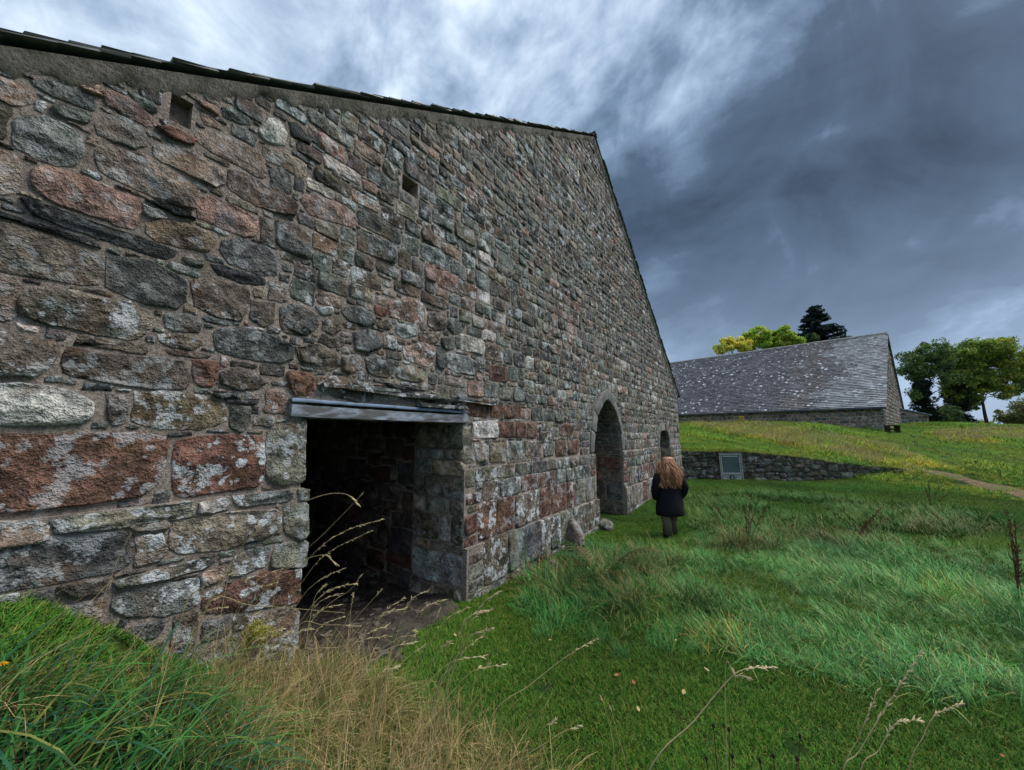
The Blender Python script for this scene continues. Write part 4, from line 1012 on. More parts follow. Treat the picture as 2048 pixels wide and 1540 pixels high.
# ------------------------------------------------------------------ trees
def leaf_cloud(centres, per, rad, size, pal, rnd_seed, flat=0.8, droop=0.0, BR=2.6):
    r = np.random.RandomState(rnd_seed); V = []; C = []
    cs = np.asarray(centres, float); n = len(cs) * per
    c = np.repeat(cs[:, :3], per, 0); rr = np.repeat(cs[:, 3], per)
    d = r.normal(size=(n, 3)); d /= np.linalg.norm(d, axis=1)[:, None]
    p = c + d * (rr * r.uniform(.25, 1.05, n) ** .6)[:, None] * rad * np.array([1, 1, flat])
    a = r.normal(size=(n, 3)); a /= np.linalg.norm(a, axis=1)[:, None]; b = np.cross(a, r.normal(size=(n, 3))); b /= np.linalg.norm(b, axis=1)[:, None] + 1e-9
    a[:, 2] -= droop; s = size * r.uniform(.55, 1.35, n)
    V = np.stack([p - a * s[:, None], p + b * (s * .45)[:, None], p + a * s[:, None], p - b * (s * .45)[:, None]], 1).reshape(-1, 3)
    pal = np.array(pal); k = np.repeat(np.repeat(r.randint(0, len(pal), len(cs)), per), 1)
    k = np.where(r.uniform(size=n) < .35, r.randint(0, len(pal), n), k)
    col = pal[k] * r.uniform(.6, 1.4, (n, 1)) * BR; col = np.concatenate([col, np.ones((n, 1))], 1)
    return V, np.arange(n * 4).reshape(-1, 4), np.repeat(col, 4, 0)
def limb_tree(name, label, base, h, trunk_r, crown, pal, seed, n_limb=7, leaves=90, lsize=.16, lean=(0, 0), ivy=None, group=None, cluster=.9, cat='tree', trunk_h=.45):
    """crown: list of (dx, dy, dz, r) blobs of the crown relative to base; clumps fill each blob's volume"""
    rnd = random.Random(seed); o = empty(name, base); tag(o, label, cat, group)
    mb = MB(); tip = Vector((lean[0], lean[1], h * .82)); pts = []
    for i in range(9):
        t = i / 8; pts.append((lean[0] * t + .12 * math.sin(t * 5 + seed), lean[1] * t + .1 * math.sin(t * 4 + 1), -.3 + (h * .82 + .3) * t))
    mb.tube(pts, [trunk_r * (1 - .85 * i / 8) + .02 for i in range(9)], 8)
    for (dx, dy, dz, r_) in crown:
        for q in range(n_limb):
            t = rnd.uniform(trunk_h, .95); i = min(7, int(t * 8)); f = t * 8 - i; s = Vector(pts[i]).lerp(Vector(pts[i + 1]), f)
            e = Vector((dx, dy, dz)) + Vector((rnd.gauss(0, .5), rnd.gauss(0, .5), rnd.gauss(0, .4))) * r_
            m1 = s.lerp(e, .5) + Vector((0, 0, .08 * (e - s).length))
            rr = trunk_r * .3 * (1.1 - t); mb.tube([s, m1, e], [rr + .015, rr * .6 + .012, .01], 5)
    mb.build('trunk', MATS['bark'], o, True)
    cs = []
    for (dx, dy, dz, r_) in crown:
        m = max(6, int(11 * (r_ / cluster) ** 2))
        for q in range(m):
            d = Vector((rnd.gauss(0, 1), rnd.gauss(0, 1), rnd.gauss(0, 1))).normalized() * r_ * rnd.uniform(.3, 1.0) ** .5
            cs.append((dx + d.x, dy + d.y, dz + d.z * .8, cluster * rnd.uniform(.35, .8)))
    V, q, C = leaf_cloud(cs, leaves, 1.0, lsize, pal, seed)
    add('crown', fast_mesh('crown', V, q, None, MATS['leaf'], False, C, 'gcol'), o)
    if ivy:
        cs = []
        for k in range(ivy[0]):
            t = rnd.uniform(0, ivy[1]); i = min(7, int(t * 8)); s = Vector(pts[i]).lerp(Vector(pts[i + 1]), t * 8 - i); a = rnd.uniform(0, 6.28); rr = rnd.uniform(.1, 1) * ivy[2] * (1.15 - .6 * t)
            cs.append((s.x + rr * math.cos(a), s.y + rr * math.sin(a), s.z, .55 * rnd.uniform(.6, 1.2)))
        V, q, C = leaf_cloud(cs, leaves, 1.0, lsize * .9, [(.010, .02, .011), (.015, .03, .013), (.008, .015, .01)], seed + 5, BR=1.5)
        tag(add('ivy', fast_mesh('ivy', V, q, None, MATS['leaf'], False, C, 'gcol'), o), 'dark ivy climbing round the trunk')
    return o
def at_depth(x, y, dep):
    r = ray(x, y); t = dep / r[1]; return np.array([r[0] * t, dep, EYE + r[2] * t])
def tree_at(px, dep): p = at_depth(px, HY, dep); return (p[0], p[1], float(H(p[0], p[1])) - .2)
GRN = [(.055, .085, .018), (.075, .11, .02), (.045, .07, .02)]; YEL = [(.17, .165, .02), (.13, .15, .022), (.09, .13, .02)]; DKG = [(.026, .048, .018), (.038, .064, .02), (.05, .078, .02)]
GROW = 1.18
def crown_px(base, dep, blobs):
    out = []
    for (x, y, rpx) in blobs:
        p = at_depth(x, y, dep); out.append((p[0] - base[0], p[1] - base[1] + random.uniform(-.5, .5), p[2] - base[2], rpx * GROW / F_PX * dep))
    return out
def trees():
    g = 'trees standing beyond the far shed'
    d = 44.0; b = tree_at(1856, d)
    limb_tree('ivy_clad_tree', 'tree nearest the far shed gable, dark green, trunk thick with ivy', b, 10.0, .38, crown_px(b, d, [(1830, 720, 24), (1862, 705, 24), (1880, 725, 20), (1812, 745, 16), (1846, 745, 20), (1818, 790, 10), (1895, 760, 14)]), DKG + GRN[:1], 51, 3, 85, .14, (0, 0), (120, .72, 1.15), g)
    d = 47.0; b = tree_at(1922, d)
    limb_tree('ivy_clad_tree', 'broad ivy-covered tree in the middle of the clump, crown turning yellow-green', b, 11.5, .42, crown_px(b, d, [(1905, 715, 26), (1945, 705, 26), (1925, 745, 26), (1905, 765, 20), (1950, 760, 22), (1930, 800, 22), (1915, 790, 18)]), GRN + YEL[1:], 52, 3, 90, .15, (0, 0), (130, .72, 1.3), g)
    d = 46.0; b = tree_at(1984, d)
    limb_tree('autumn_tree', 'rightmost tall tree with bare leaning trunk and wide golden-green crown', b, 11.0, .2, crown_px(b, d, [(1980, 700, 26), (2012, 712, 26), (2035, 735, 22), (1995, 745, 28), (1965, 770, 20), (2025, 765, 20), (1950, 715, 18), (2000, 785, 13), (2062, 745, 20)]), YEL + GRN[:2], 53, 3, 95, .15, (-.8, 0), None, g)
    for (x0, y0, dep, blobs, lab, pal, sd_) in (
        (2035, 850, 34.0, [(2010, 830, 15), (2035, 820, 18), (2060, 815, 22), (2025, 845, 15), (2050, 842, 16)], 'bushy brown-green hedge shrub at the right edge, behind the tall pale grass', [(.06, .06, .02), (.04, .055, .018), (.085, .07, .025)], 61),
        (1890, 850, 45.0, [(1880, 830, 14), (1900, 825, 15), (1866, 845, 13), (1910, 845, 14), (1885, 850, 14)], 'dark thicket at the feet of the ivy-clad trees', DKG, 62),
        (1962, 858, 52.0, [(1962, 850, 8), (1972, 856, 7)], 'pale green sapling bush beside the leaning trunk', YEL, 63)):
        b = tree_at(x0, dep); limb_tree('shrub', lab, b, 2.2, .09, crown_px(b, dep, blobs), pal, sd_, 2, 60, .12, group=None, cluster=.7, cat='shrub', trunk_h=.1)
    # behind the long roof
    g = 'yellow-green treetops behind the long slate roof'
    for (x0, dep, blobs, lab, pal, sd_) in (
        (1475, 56.0, [(1452, 690, 13), (1472, 684, 14), (1488, 692, 12), (1440, 698, 9)], 'golden yellow treetop, leftmost above the slate roof', [(.34, .28, .05), (.27, .25, .045), (.20, .23, .04)], 71),
        (1512, 58.0, [(1505, 676, 16), (1518, 668, 14), (1524, 685, 13), (1500, 694, 10)], 'bright green treetop second from left above the slate roof', [(.17, .22, .025), (.12, .19, .025), (.22, .23, .03)], 72),
        (1543, 59.0, [(1541, 678, 11), (1545, 668, 8), (1538, 690, 12)], 'narrow green treetop between the two bright ones above the roof', [(.15, .20, .03), (.10, .16, .02)], 73),
        (1578, 57.0, [(1570, 664, 12), (1580, 674, 12), (1566, 682, 12), (1590, 684, 10)], 'bright green treetop just left of the conifer', [(.16, .21, .025), (.11, .17, .02), (.20, .20, .03)], 74)):
        b = tree_at(x0, dep); limb_tree('broadleaf_tree', lab, b, 15.0, .26, crown_px(b, dep, blobs), pal, sd_, 3, 110, .17, group=g, cluster=.8, trunk_h=.6)
    d = 62.0; b = tree_at(1655, d); rnd = random.Random(8)
    o = empty('conifer', b); tag(o, 'dark conifer with layered spiky branches rising above the slate roof', 'tree')
    top = at_depth(1650, 612, d)[2] - b[2]; mb = MB(); mb.tube([(0, 0, -.3), (0.1, 0, top * .5), (-.35, 0, top)], [.5, .3, .03], 8)
    sp = []; z = top * .5
    while z < top - .2:
        f = (top - z) / (top * .5); R_ = .3 + 5.6 * min(1, f * 1.05) ** .85
        for k in range(6):
            a = rnd.uniform(0, 6.28); ln = R_ * rnd.uniform(.55, 1.1); e = Vector((math.cos(a) * ln, math.sin(a) * ln, z + rnd.uniform(-.1, .5) * f + .12 * ln)); s = Vector((-.3 * (z / top), 0, z))
            mb.tube([s, s.lerp(e, .6) - Vector((0, 0, .1)), e], [.07, .04, .012], 4)
            for t in np.linspace(.2, 1.0, 9): p = s.lerp(e, t); sp.append((p.x, p.y, p.z, .28 + .2 * (1 - t)))
        z += .42
    mb.build('trunk', MATS['bark'], o)
    V, q, C = leaf_cloud(sp, 16, 1.5, .26, [(.012, .024, .022), (.016, .03, .024), (.01, .018, .02)], 81, .35, BR=1.6)
    add('crown', fast_mesh('crown', V, q, None, MATS['leaf'], False, C, 'gcol'), o)
    d = 60.0; b = tree_at(1615, d)
    limb_tree('shrub', 'low dark green bush on the left under the conifer', b, 13.0, .2, crown_px(b, d, [(1606, 680, 8), (1620, 676, 8), (1598, 686, 6)]), DKG, 82, 2, 70, .16, cluster=.6, cat='shrub')
trees()

# ------------------------------------------------------------------ grass and other ground cover
def blades(n, size, h0, h1, w0, w1_, lean, pal, seed, seg=2, curl=0.6, flop=None, clump=False, spread=.7):
    """n blades standing in a patch; numpy arrays of vertices, triangles, colours"""
    r = np.random.RandomState(seed)
    if clump: rr = size * .5 * r.uniform(0, 1, n) ** .8; a = r.uniform(0, 6.283, n); x, y = rr * np.cos(a), rr * np.sin(a)
    else: x, y = r.uniform(-size / 2, size / 2, n), r.uniform(-size / 2, size / 2, n)
    h = r.uniform(h0, h1, n) * r.uniform(.75, 1.0, n); w_ = r.uniform(w0, w1_, n); az = r.uniform(0, 6.283, n); le = np.abs(r.normal(0, lean, n)) + lean * .3
    if flop is not None: az = flop + r.normal(0, spread, n)
    if clump: az = np.arctan2(y, x) + r.normal(0, .5, n)
    face = az + np.pi / 2 + r.normal(0, .5, n)
    V = []; tv = np.linspace(0, 1, seg + 1)
    for t in tv[:-1]:
        th = le * (1 + curl * t * 2) ; px_ = x + np.cos(az) * h * np.sin(th) * t; py_ = y + np.sin(az) * h * np.sin(th) * t; pz = h * np.cos(np.minimum(th, 1.45)) * t
        hw = w_ / 2 * (1 - .55 * t * t)
        V += [np.stack([px_ - np.cos(face) * hw, py_ - np.sin(face) * hw, pz], 1), np.stack([px_ + np.cos(face) * hw, py_ + np.sin(face) * hw, pz], 1)]
    th = le * (1 + curl * 2); V.append(np.stack([x + np.cos(az) * h * np.sin(th), y + np.sin(az) * h * np.sin(th), h * np.cos(np.minimum(th, 1.75))], 1))
    k = len(V); V = np.stack(V, 1).reshape(-1, 3); b = (np.arange(n) * k)[:, None]; q = []; 
    for s in range(seg - 1): q.append(b + np.array([2 * s, 2 * s + 1, 2 * s + 3, 2 * s + 2]))
    q = np.concatenate(q, 0) if q else None; t = b + np.array([2 * seg - 2, 2 * seg - 1, 2 * seg])
    pal = np.array(pal); c = pal[r.randint(0, len(pal), n)] * r.uniform(.72, 1.28, (n, 1)); c = np.concatenate([c, np.ones((n, 1))], 1)
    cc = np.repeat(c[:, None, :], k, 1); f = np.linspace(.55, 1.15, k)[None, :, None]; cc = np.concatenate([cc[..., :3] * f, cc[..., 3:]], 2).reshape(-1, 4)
    return V, q, t, cc
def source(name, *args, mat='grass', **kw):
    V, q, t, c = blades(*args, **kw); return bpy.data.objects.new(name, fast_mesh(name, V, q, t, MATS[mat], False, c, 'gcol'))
def scatter(name, sources, P, rot, scl, idx, tint, label, cat):
    col = bpy.data.collections.new(name + '_source')
    for s in sources: col.objects.link(s)
    me = bpy.data.meshes.new(name); n = len(P); me.vertices.add(n); me.vertices.foreach_set('co', np.asarray(P, np.float32).reshape(-1))
    for nm, ty, dat, key in (('rot', 'FLOAT_VECTOR', rot, 'vector'), ('scl', 'FLOAT_VECTOR', scl, 'vector'), ('idx', 'INT', idx, 'value'), ('tint', 'FLOAT_COLOR', tint, 'color')):
        a = me.attributes.new(nm, ty, 'POINT'); a.data.foreach_set(key, np.asarray(dat, np.int32 if ty == 'INT' else np.float32).reshape(-1))
    o = add(name, me); tag(o, label, cat, kind='stuff')
    ng = bpy.data.node_groups.new(name, 'GeometryNodeTree'); ng.interface.new_socket('Geometry', in_out='INPUT', socket_type='NodeSocketGeometry'); ng.interface.new_socket('Geometry', in_out='OUTPUT', socket_type='NodeSocketGeometry')
    gi, go = ng.nodes.new('NodeGroupInput'), ng.nodes.new('NodeGroupOutput'); ip = ng.nodes.new('GeometryNodeInstanceOnPoints'); ci = ng.nodes.new('GeometryNodeCollectionInfo')
    ci.inputs['Collection'].default_value = col; ci.inputs['Separate Children'].default_value = True; ci.inputs['Reset Children'].default_value = True
    def na(nm, ty):
        a = ng.nodes.new('GeometryNodeInputNamedAttribute'); a.data_type = ty; a.inputs['Name'].default_value = nm; return [s for s in a.outputs if s.enabled][0]
    L = ng.links.new; L(gi.outputs[0], ip.inputs['Points']); L(ci.outputs[0], ip.inputs['Instance']); ip.inputs['Pick Instance'].default_value = True
    L(na('idx', 'INT'), ip.inputs['Instance Index']); L(na('rot', 'FLOAT_VECTOR'), ip.inputs['Rotation']); L(na('scl', 'FLOAT_VECTOR'), ip.inputs['Scale']); L(ip.outputs[0], go.inputs[0])
    md = o.modifiers.new('scatter', 'NODES'); md.node_group = ng; return o
def grid(x0, x1, y0, y1, st, seed):
    r = np.random.RandomState(seed); X, Y = np.meshgrid(np.arange(x0, x1, st), np.arange(y0, y1, st)); X = X.ravel() + r.uniform(-.5, .5, X.size) * st; Y = Y.ravel() + r.uniform(-.5, .5, Y.size) * st
    return X, Y
def inpx(poly, q): return pip([tuple(p) for p in poly], q[:, 0], q[:, 1])
TALL = [(1050, 1255), (1060, 1190), (1110, 1150), (1180, 1130), (1290, 1120), (1380, 1098), (1450, 1085), (1600, 1090), (1750, 1090), (1900, 1112), (2500, 1135), (2500, 1530), (2048, 1420), (1800, 1388), (1600, 1345), (1400, 1300), (1200, 1285), (1100, 1275)]
MID = [(1372, 992), (1500, 984), (1640, 990), (1760, 1012), (1950, 1022), (2000, 1062), (1900, 1078), (1650, 1064), (1400, 1080)]
EARTH = [(560, 1310), (640, 1290), (720, 1262), (780, 1228), (850, 1192), (600, 1190), (590, 1290)]
PATH = [(1815, 928), (1850, 932), (1930, 952), (2048, 982), (2300, 1030), (2300, 1062), (2048, 1004), (1920, 968), (1840, 942)]
TANS = [(1360, 834), (1500, 846), (1700, 876), (1800, 902), (1860, 930), (1800, 950), (1640, 902), (1480, 872), (1360, 846)]
TANR = [(1860, 866), (1960, 860), (2300, 858), (2300, 884), (2000, 884), (1900, 886)]
TAND = [(1395, 1300), (1400, 1255), (1450, 1240), (1500, 1265), (1510, 1300), (1450, 1312)]
def outside(X, Y, margin=.05):
    s, d = sd_of(X, Y); return (d < D1 - margin - .02) | (s > SR + .1)
def rots(n, X, Y, r, tiltk=1.0):
    e = .15; gx = (H(X + e, Y) - H(X - e, Y)) / (2 * e); gy = (H(X, Y + e) - H(X, Y - e)) / (2 * e)
    gx = np.clip(gx, -1, 1); gy = np.clip(gy, -1, 1)
    return np.stack([np.arctan(gy) * tiltk, -np.arctan(gx) * tiltk, np.zeros(n)], 1), r.uniform(0, 6.28, n)
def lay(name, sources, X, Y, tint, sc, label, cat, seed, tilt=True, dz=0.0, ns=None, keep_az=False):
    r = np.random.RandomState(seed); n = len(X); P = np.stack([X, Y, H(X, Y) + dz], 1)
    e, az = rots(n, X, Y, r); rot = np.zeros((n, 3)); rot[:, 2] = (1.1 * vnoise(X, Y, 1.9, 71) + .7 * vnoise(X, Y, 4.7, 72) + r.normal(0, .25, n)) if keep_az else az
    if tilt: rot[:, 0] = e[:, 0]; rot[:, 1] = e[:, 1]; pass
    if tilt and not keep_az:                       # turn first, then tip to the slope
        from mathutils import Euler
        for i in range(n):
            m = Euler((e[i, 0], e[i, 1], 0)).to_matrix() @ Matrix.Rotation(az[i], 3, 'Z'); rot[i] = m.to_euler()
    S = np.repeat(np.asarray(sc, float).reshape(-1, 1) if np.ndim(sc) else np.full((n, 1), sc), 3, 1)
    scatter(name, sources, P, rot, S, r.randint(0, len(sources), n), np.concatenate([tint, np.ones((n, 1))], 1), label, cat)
LG = [(.042, .172, .017), (.058, .190, .021), (.085, .205, .028), (.034, .138, .019), (.15, .20, .045)]
def tint_noise(X, Y, seed, warm=.5, bright=.25):
    a = vnoise(X, Y, 1.5, seed); b = vnoise(X, Y, 4.1, seed + 1); k = np.clip(.5 + .9 * (a * .6 + b * .4), 0, 1)[:, None]
    v = 1 + bright * vnoise(X, Y, 2.7, seed + 2)[:, None]
    return (np.array([[.82, .98, .85]]) * (1 - k) + np.array([[1 + warm, 1.05, .95]]) * k) * v
def ground_cover():
    # mown lawn
    X1, Y1 = grid(-4, 16, .6, 9.0, .21, 1); X2, Y2 = grid(2, 30, 9.0, RW_Y + .1, .34, 2); X = np.concatenate([X1, X2]); Y = np.concatenate([Y1, Y2])
    q = project(np.stack([X, Y, H(X, Y)], 1)); k = outside(X, Y) & ~inpx(EARTH, q) & (q[:, 0] > -350) & (q[:, 0] < 2500) & (q[:, 1] < 2100) & ~inpx(PATH, q)
    X, Y, q = X[k], Y[k], q[k]; tn = tint_noise(X * .6, Y * .6, 10, .7, .4)
    far = np.clip((Y - 6) / 8, 0, 1)[:, None]
    src = [source('lawn_patch_%d' % i, 1000, .31, .022, .075, .0028, .005, .5, LG, 20 + i, seg=2) for i in range(4)]
    lay('lawn_grass', src, X, Y, tn, 1 + .5 * far[:, 0], 'short mown green grass of the lawn', 'grass', 3)
    # long wet grass bed on the right and the rougher strip beyond it
    X, Y = grid(-1, 16, 2.2, 9.0, .175, 5); q = project(np.stack([X, Y, H(X, Y)], 1)); edge = 10 * np.sin(q[:, 0] * .05) + 8 * np.sin(q[:, 0] * .13) + np.random.RandomState(8).normal(0, 16, len(X))
    qq = q.copy(); qq[:, 1] += edge; k = inpx(TALL, qq) & outside(X, Y); X, Y, q = X[k], Y[k], q[k]
    tn = tint_noise(X, Y, 30, .2, .4) * (1 + .35 * vnoise(X, Y, 7.0, 31))[:, None]; dry = inpx(TAND, q) | (vnoise(X, Y, 3.3, 77) > .52)
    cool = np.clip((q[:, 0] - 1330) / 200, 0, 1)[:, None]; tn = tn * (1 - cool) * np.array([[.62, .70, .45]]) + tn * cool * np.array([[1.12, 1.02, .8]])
    tn[inpx(TAND, q)] = [1.9, 1.05, .62]; tn[(vnoise(X, Y, 3.3, 77) > .52) & ~inpx(TAND, q)] *= [1.45, 1.08, .8]
    BL = [(.075, .26, .075), (.055, .22, .05), (.13, .34, .16), (.04, .18, .04), (.28, .31, .13), (.09, .27, .045), (.06, .24, .10)]
    src = [source('long_patch_%d' % i, 250, .24, .08, .30, .0028, .0058, .66, BL, 40 + i, seg=4, curl=.8, flop=fl, mat='wet_grass', spread=1.15) for i, fl in enumerate((2.6, 2.2, 3.0, 1.6, 3.6))]
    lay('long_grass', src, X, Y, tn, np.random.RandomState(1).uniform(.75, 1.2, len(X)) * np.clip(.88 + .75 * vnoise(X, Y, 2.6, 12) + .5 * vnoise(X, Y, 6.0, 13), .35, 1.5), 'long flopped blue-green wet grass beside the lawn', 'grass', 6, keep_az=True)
    X, Y = grid(3, 22, 7.0, 13.5, .2, 7); q = project(np.stack([X, Y, H(X, Y)], 1)); k = inpx(MID, q) & outside(X, Y) & (vnoise(X, Y, 1.6, 9) > -.35); X, Y, q = X[k], Y[k], q[k]
    src = [source('rough_patch_%d' % i, 130, .3, .1, .3, .005, .010, .65, [(.05, .17, .03), (.075, .20, .06), (.04, .14, .025), (.15, .19, .05)], 60 + i, seg=3, curl=.7, flop=fl) for i, fl in enumerate((2.6, 3.2, 2.0))]
    Xt, Yt = [], []; r_ = np.random.RandomState(31)
    for (cx, cy, n_, sd_) in ((1190, 1160, 70, .28), (1260, 1150, 50, .25), (1130, 1190, 40, .25), (1310, 1130, 26, .2), (1600, 1080, 26, .35), (1500, 1096, 30, .3), (1720, 1096, 30, .35), (1890, 1062, 40, .5), (1330, 1215, 40, .3)):
        g = ground_px(cx, cy); Xt += list(g[0] + r_.normal(0, sd_, n_)); Yt += list(g[1] + r_.normal(0, sd_ * .7, n_))
    Xt, Yt = np.array(Xt), np.array(Yt); k = outside(Xt, Yt, .12); Xt, Yt = Xt[k], Yt[k]
    src2 = [source('tuft_patch_%d' % i, 60, .16, .2, .55, .003, .006, .5, [(.06, .17, .04), (.09, .20, .07), (.32, .27, .12), (.22, .21, .08), (.045, .14, .03)], 160 + i, seg=5, curl=.85, clump=True, mat='wet_grass') for i in range(3)]
    lay('tufted_grass', src2, Xt, Yt, tint_noise(Xt, Yt, 46, .5), r_.uniform(.6, 1.25, len(Xt)), 'taller mixed green and straw tufts by the fern and the docks', 'grass', 28, tilt=False)
    Xd, Yd = grid(1, 16, 2.4, 9, .42, 33); qd = project(np.stack([Xd, Yd, H(Xd, Yd)], 1)); k = inpx(TALL, qd) & outside(Xd, Yd); Xd, Yd = Xd[k], Yd[k]
    src3 = [source('stem_patch_%d' % i, 7, .5, .25, .5, .0018, .003, .35, [(.42, .33, .17), (.34, .28, .12), (.22, .14, .07)], 170 + i, seg=4, curl=.5) for i in range(4)]
    lay('dead_stems', src3, Xd, Yd, np.ones((len(Xd), 3)), r_.uniform(.6, 1.1, len(Xd)), 'scattered thin dead stems standing in the long grass', 'grass', 29, tilt=False)
    lay('rough_grass', src, X, Y, tint_noise(X, Y, 44, .5), np.random.RandomState(4).uniform(.7, 1.3, len(X)), 'tufted rough green grass between lawn and long grass', 'grass', 8, keep_az=True)
    # bank above the retaining wall and the slope to the right
    X, Y = grid(5.5, 48, RW_Y + .25, 46, .36, 9); X3, Y3 = grid(14.5, 40, 9.5, RW_Y + .3, .34, 19); X = np.concatenate([X, X3]); Y = np.concatenate([Y, Y3])
    q = project(np.stack([X, Y, H(X, Y)], 1)); s, d = sd_of(X, Y); k = (s > SR - .1) & (q[:, 0] < 2250) & ~(inpx(PATH, q) & (np.random.RandomState(3).uniform(size=len(X)) < .9))
    X, Y, q = X[k], Y[k], q[k]; tn = tint_noise(X, Y, 50, .7, .3); r = np.random.RandomState(12)
    tan = inpx(TANS, q) | inpx(TANR, q); tall = tan | (vnoise(X, Y, .9, 61) > .25)
    near_path = inpx([(x, y - 14) for x, y in PATH[:5]] + [(x, y + 14) for x, y in PATH[5:]], q)
    tn[tan] *= [1.7, 1.25, 1.3]; tn[near_path] *= [1.7, 1.2, 1.0]
    BG = [(.12, .30, .03), (.18, .35, .04), (.085, .25, .03), (.30, .37, .06)]
    src = [source('bank_patch_%d' % i, 260, .46, .06, .2, .007, .014, .6, BG, 70 + i, seg=3, curl=.7) for i in range(3)]
    sc = np.where(tall, r.uniform(1.2, 2.0, len(X)), r.uniform(.5, 1.0, len(X)))
    lay('bank_grass', src, X, Y, tn, sc, 'rough green grass covering the bank and slope', 'grass', 10)
    xo = np.arange(6.9, 16.6, .07); r2 = np.random.RandomState(77); zo = np.interp(xo - 6.75, RW_U, RW_H) + slope_right(xo, RW_Y) + .05
    Po = np.stack([xo, RW_Y + r2.uniform(-.02, .22, len(xo)), zo + r2.uniform(-.02, .06, len(xo))], 1); nO = len(xo)
    srcO = [source('overhang_patch_%d' % i, 70, .22, .14, .42, .004, .009, 1.15, BG + [(.36, .30, .13)], 180 + i, seg=4, curl=.8, flop=-1.57) for i in range(3)]
    scatter('overhanging_grass', srcO, Po, np.stack([np.zeros(nO), np.zeros(nO), r2.normal(0, .4, nO)], 1), np.repeat(r2.uniform(.6, 1.2, (nO, 1)), 3, 1), r2.randint(0, 3, nO), np.concatenate([tint_noise(xo, xo * 0, 53, .6), np.ones((nO, 1))], 1), 'grass spilling over the top of the retaining wall', 'grass')
    k = tan & (r.uniform(size=len(X)) < .6); Xs, Ys = X[k], Y[k]
    Xs = np.concatenate([Xs, Xs + .15]); Ys = np.concatenate([Ys, Ys + .12]); n = len(Xs)
    TN = [(.40, .31, .15), (.46, .36, .19), (.33, .25, .11), (.30, .29, .12)]
    src = [source('seed_patch_%d' % i, 70, .44, .28, .52, .006, .012, .42, TN, 80 + i, seg=3, curl=.5) for i in range(3)]
    lay('seeding_grass', src, Xs, Ys, np.ones((n, 3)) * np.random.RandomState(8).uniform(.75, 1.15, (n, 1)), np.random.RandomState(9).uniform(.6, 1.1, n), 'pale straw-coloured seeding grass on top of the bank', 'grass', 11)
    # foreground at left: dark broad-bladed grass and dry straw
    GZ = [(-700, 1340), (-100, 1385), (120, 1370), (330, 1370), (440, 1420), (470, 1560), (350, 1800), (-900, 1800)]
    SZ = [(420, 1345), (560, 1325), (720, 1350), (860, 1450), (1010, 1530), (1100, 1640), (1150, 1800), (250, 1800), (330, 1560), (400, 1430)]
    X, Y = grid(-3, 1.2, .25, 3.4, .075, 13); q = project(np.stack([X, Y, H(X, Y)], 1)); s, d = sd_of(X, Y); ok = (d < D1 - .06) & (np.hypot(X, Y) > .62) & (Y > .42)
    k = inpx(GZ, q) & ok & (np.random.RandomState(2).uniform(size=len(X)) < .42 + .35 * vnoise(X, Y, 5, 21)); Xg, Yg = X[k], Y[k]
    GB = [(.028, .11, .028), (.042, .15, .036), (.02, .08, .024), (.085, .16, .035), (.026, .10, .06), (.20, .20, .06), (.05, .17, .04)]
    src = [source('broad_patch_%d' % i, 26, .12, .22, .58, .006, .013, .55, GB, 90 + i, seg=6, curl=.95, flop=fl) for i, fl in enumerate((.2, -.5, .7, 2.6))]
    lay('broad_grass', src, Xg, Yg, tint_noise(Xg, Yg, 90, .3), np.random.RandomState(3).uniform(.45, 1.25, len(Xg)) * (1.1 - .75 * sstep(2.2, 3.0, sd_of(Xg, Yg)[1])), 'dark green broad-bladed grass in the left foreground', 'grass', 14, keep_az=True, tilt=False)
    u_ = np.random.RandomState(5).uniform(size=len(X)); k = ok & ((inpx(SZ, q) & (u_ < .85)) | (inpx(GZ, q) & (u_ < .28))); Xs, Ys = X[k], Y[k]
    ST = [(.42, .31, .14), (.52, .40, .20), (.32, .22, .09), (.26, .20, .06), (.10, .15, .03)]
    src = [source('straw_patch_%d' % i, 34, .12, .18, .52, .0016, .0034, .46, ST, 100 + i, seg=6, curl=1.1, flop=fl) for i, fl in enumerate((.3, 1.1, -.4, 2.4, 1.8))]
    lay('dry_grass', src, Xs, Ys, np.ones((len(Xs), 3)) * np.random.RandomState(7).uniform(.6, 1.1, (len(Xs), 1)), np.random.RandomState(6).uniform(.6, 1.1, len(Xs)), 'tangled dry straw-coloured grass in the left foreground', 'grass', 15, keep_az=True, tilt=False)
    k = inpx(SZ, q) & ok & (np.random.RandomState(15).uniform(size=len(X)) < .5); Xs, Ys = X[k], Y[k]
    src = [source('under_patch_%d' % i, 36, .12, .06, .2, .0025, .005, .6, LG, 110 + i, seg=4, curl=.9) for i in range(3)]
    lay('undergrowth_grass', src, Xs, Ys, tint_noise(Xs, Ys, 95, .4), np.random.RandomState(6).uniform(.7, 1.2, len(Xs)), 'green grass growing up through the dry straw', 'grass', 16, tilt=False)
ground_cover()
def path():
    V = []; Fc = []; n = 26; rnd = random.Random(6)
    for i in range(n + 1):
        t = i / n; xa = 1818 + (2290 - 1818) * t; ya = 929 + 100 * t + 2 * math.sin(i); yb = ya + 8 + 26 * t + 2 * math.sin(i * 1.7)
        a, b = ground_px(xa, ya), ground_px(xa, yb)
        for k in range(5):
            p = a + (b - a) * k / 4; V.append((p[0], p[1], float(H(p[0], p[1])) + .012 + (.02 if 0 < k < 4 else -.03) + rnd.uniform(-.006, .006)))
    for i in range(n):
        for k in range(4): Fc.append((i * 5 + k, i * 5 + k + 1, i * 5 + 6 + k, i * 5 + 5 + k))
    tag(add('path', mesh_from('path', V, Fc, MATS['path_earth'], True)), kind='structure')
path()

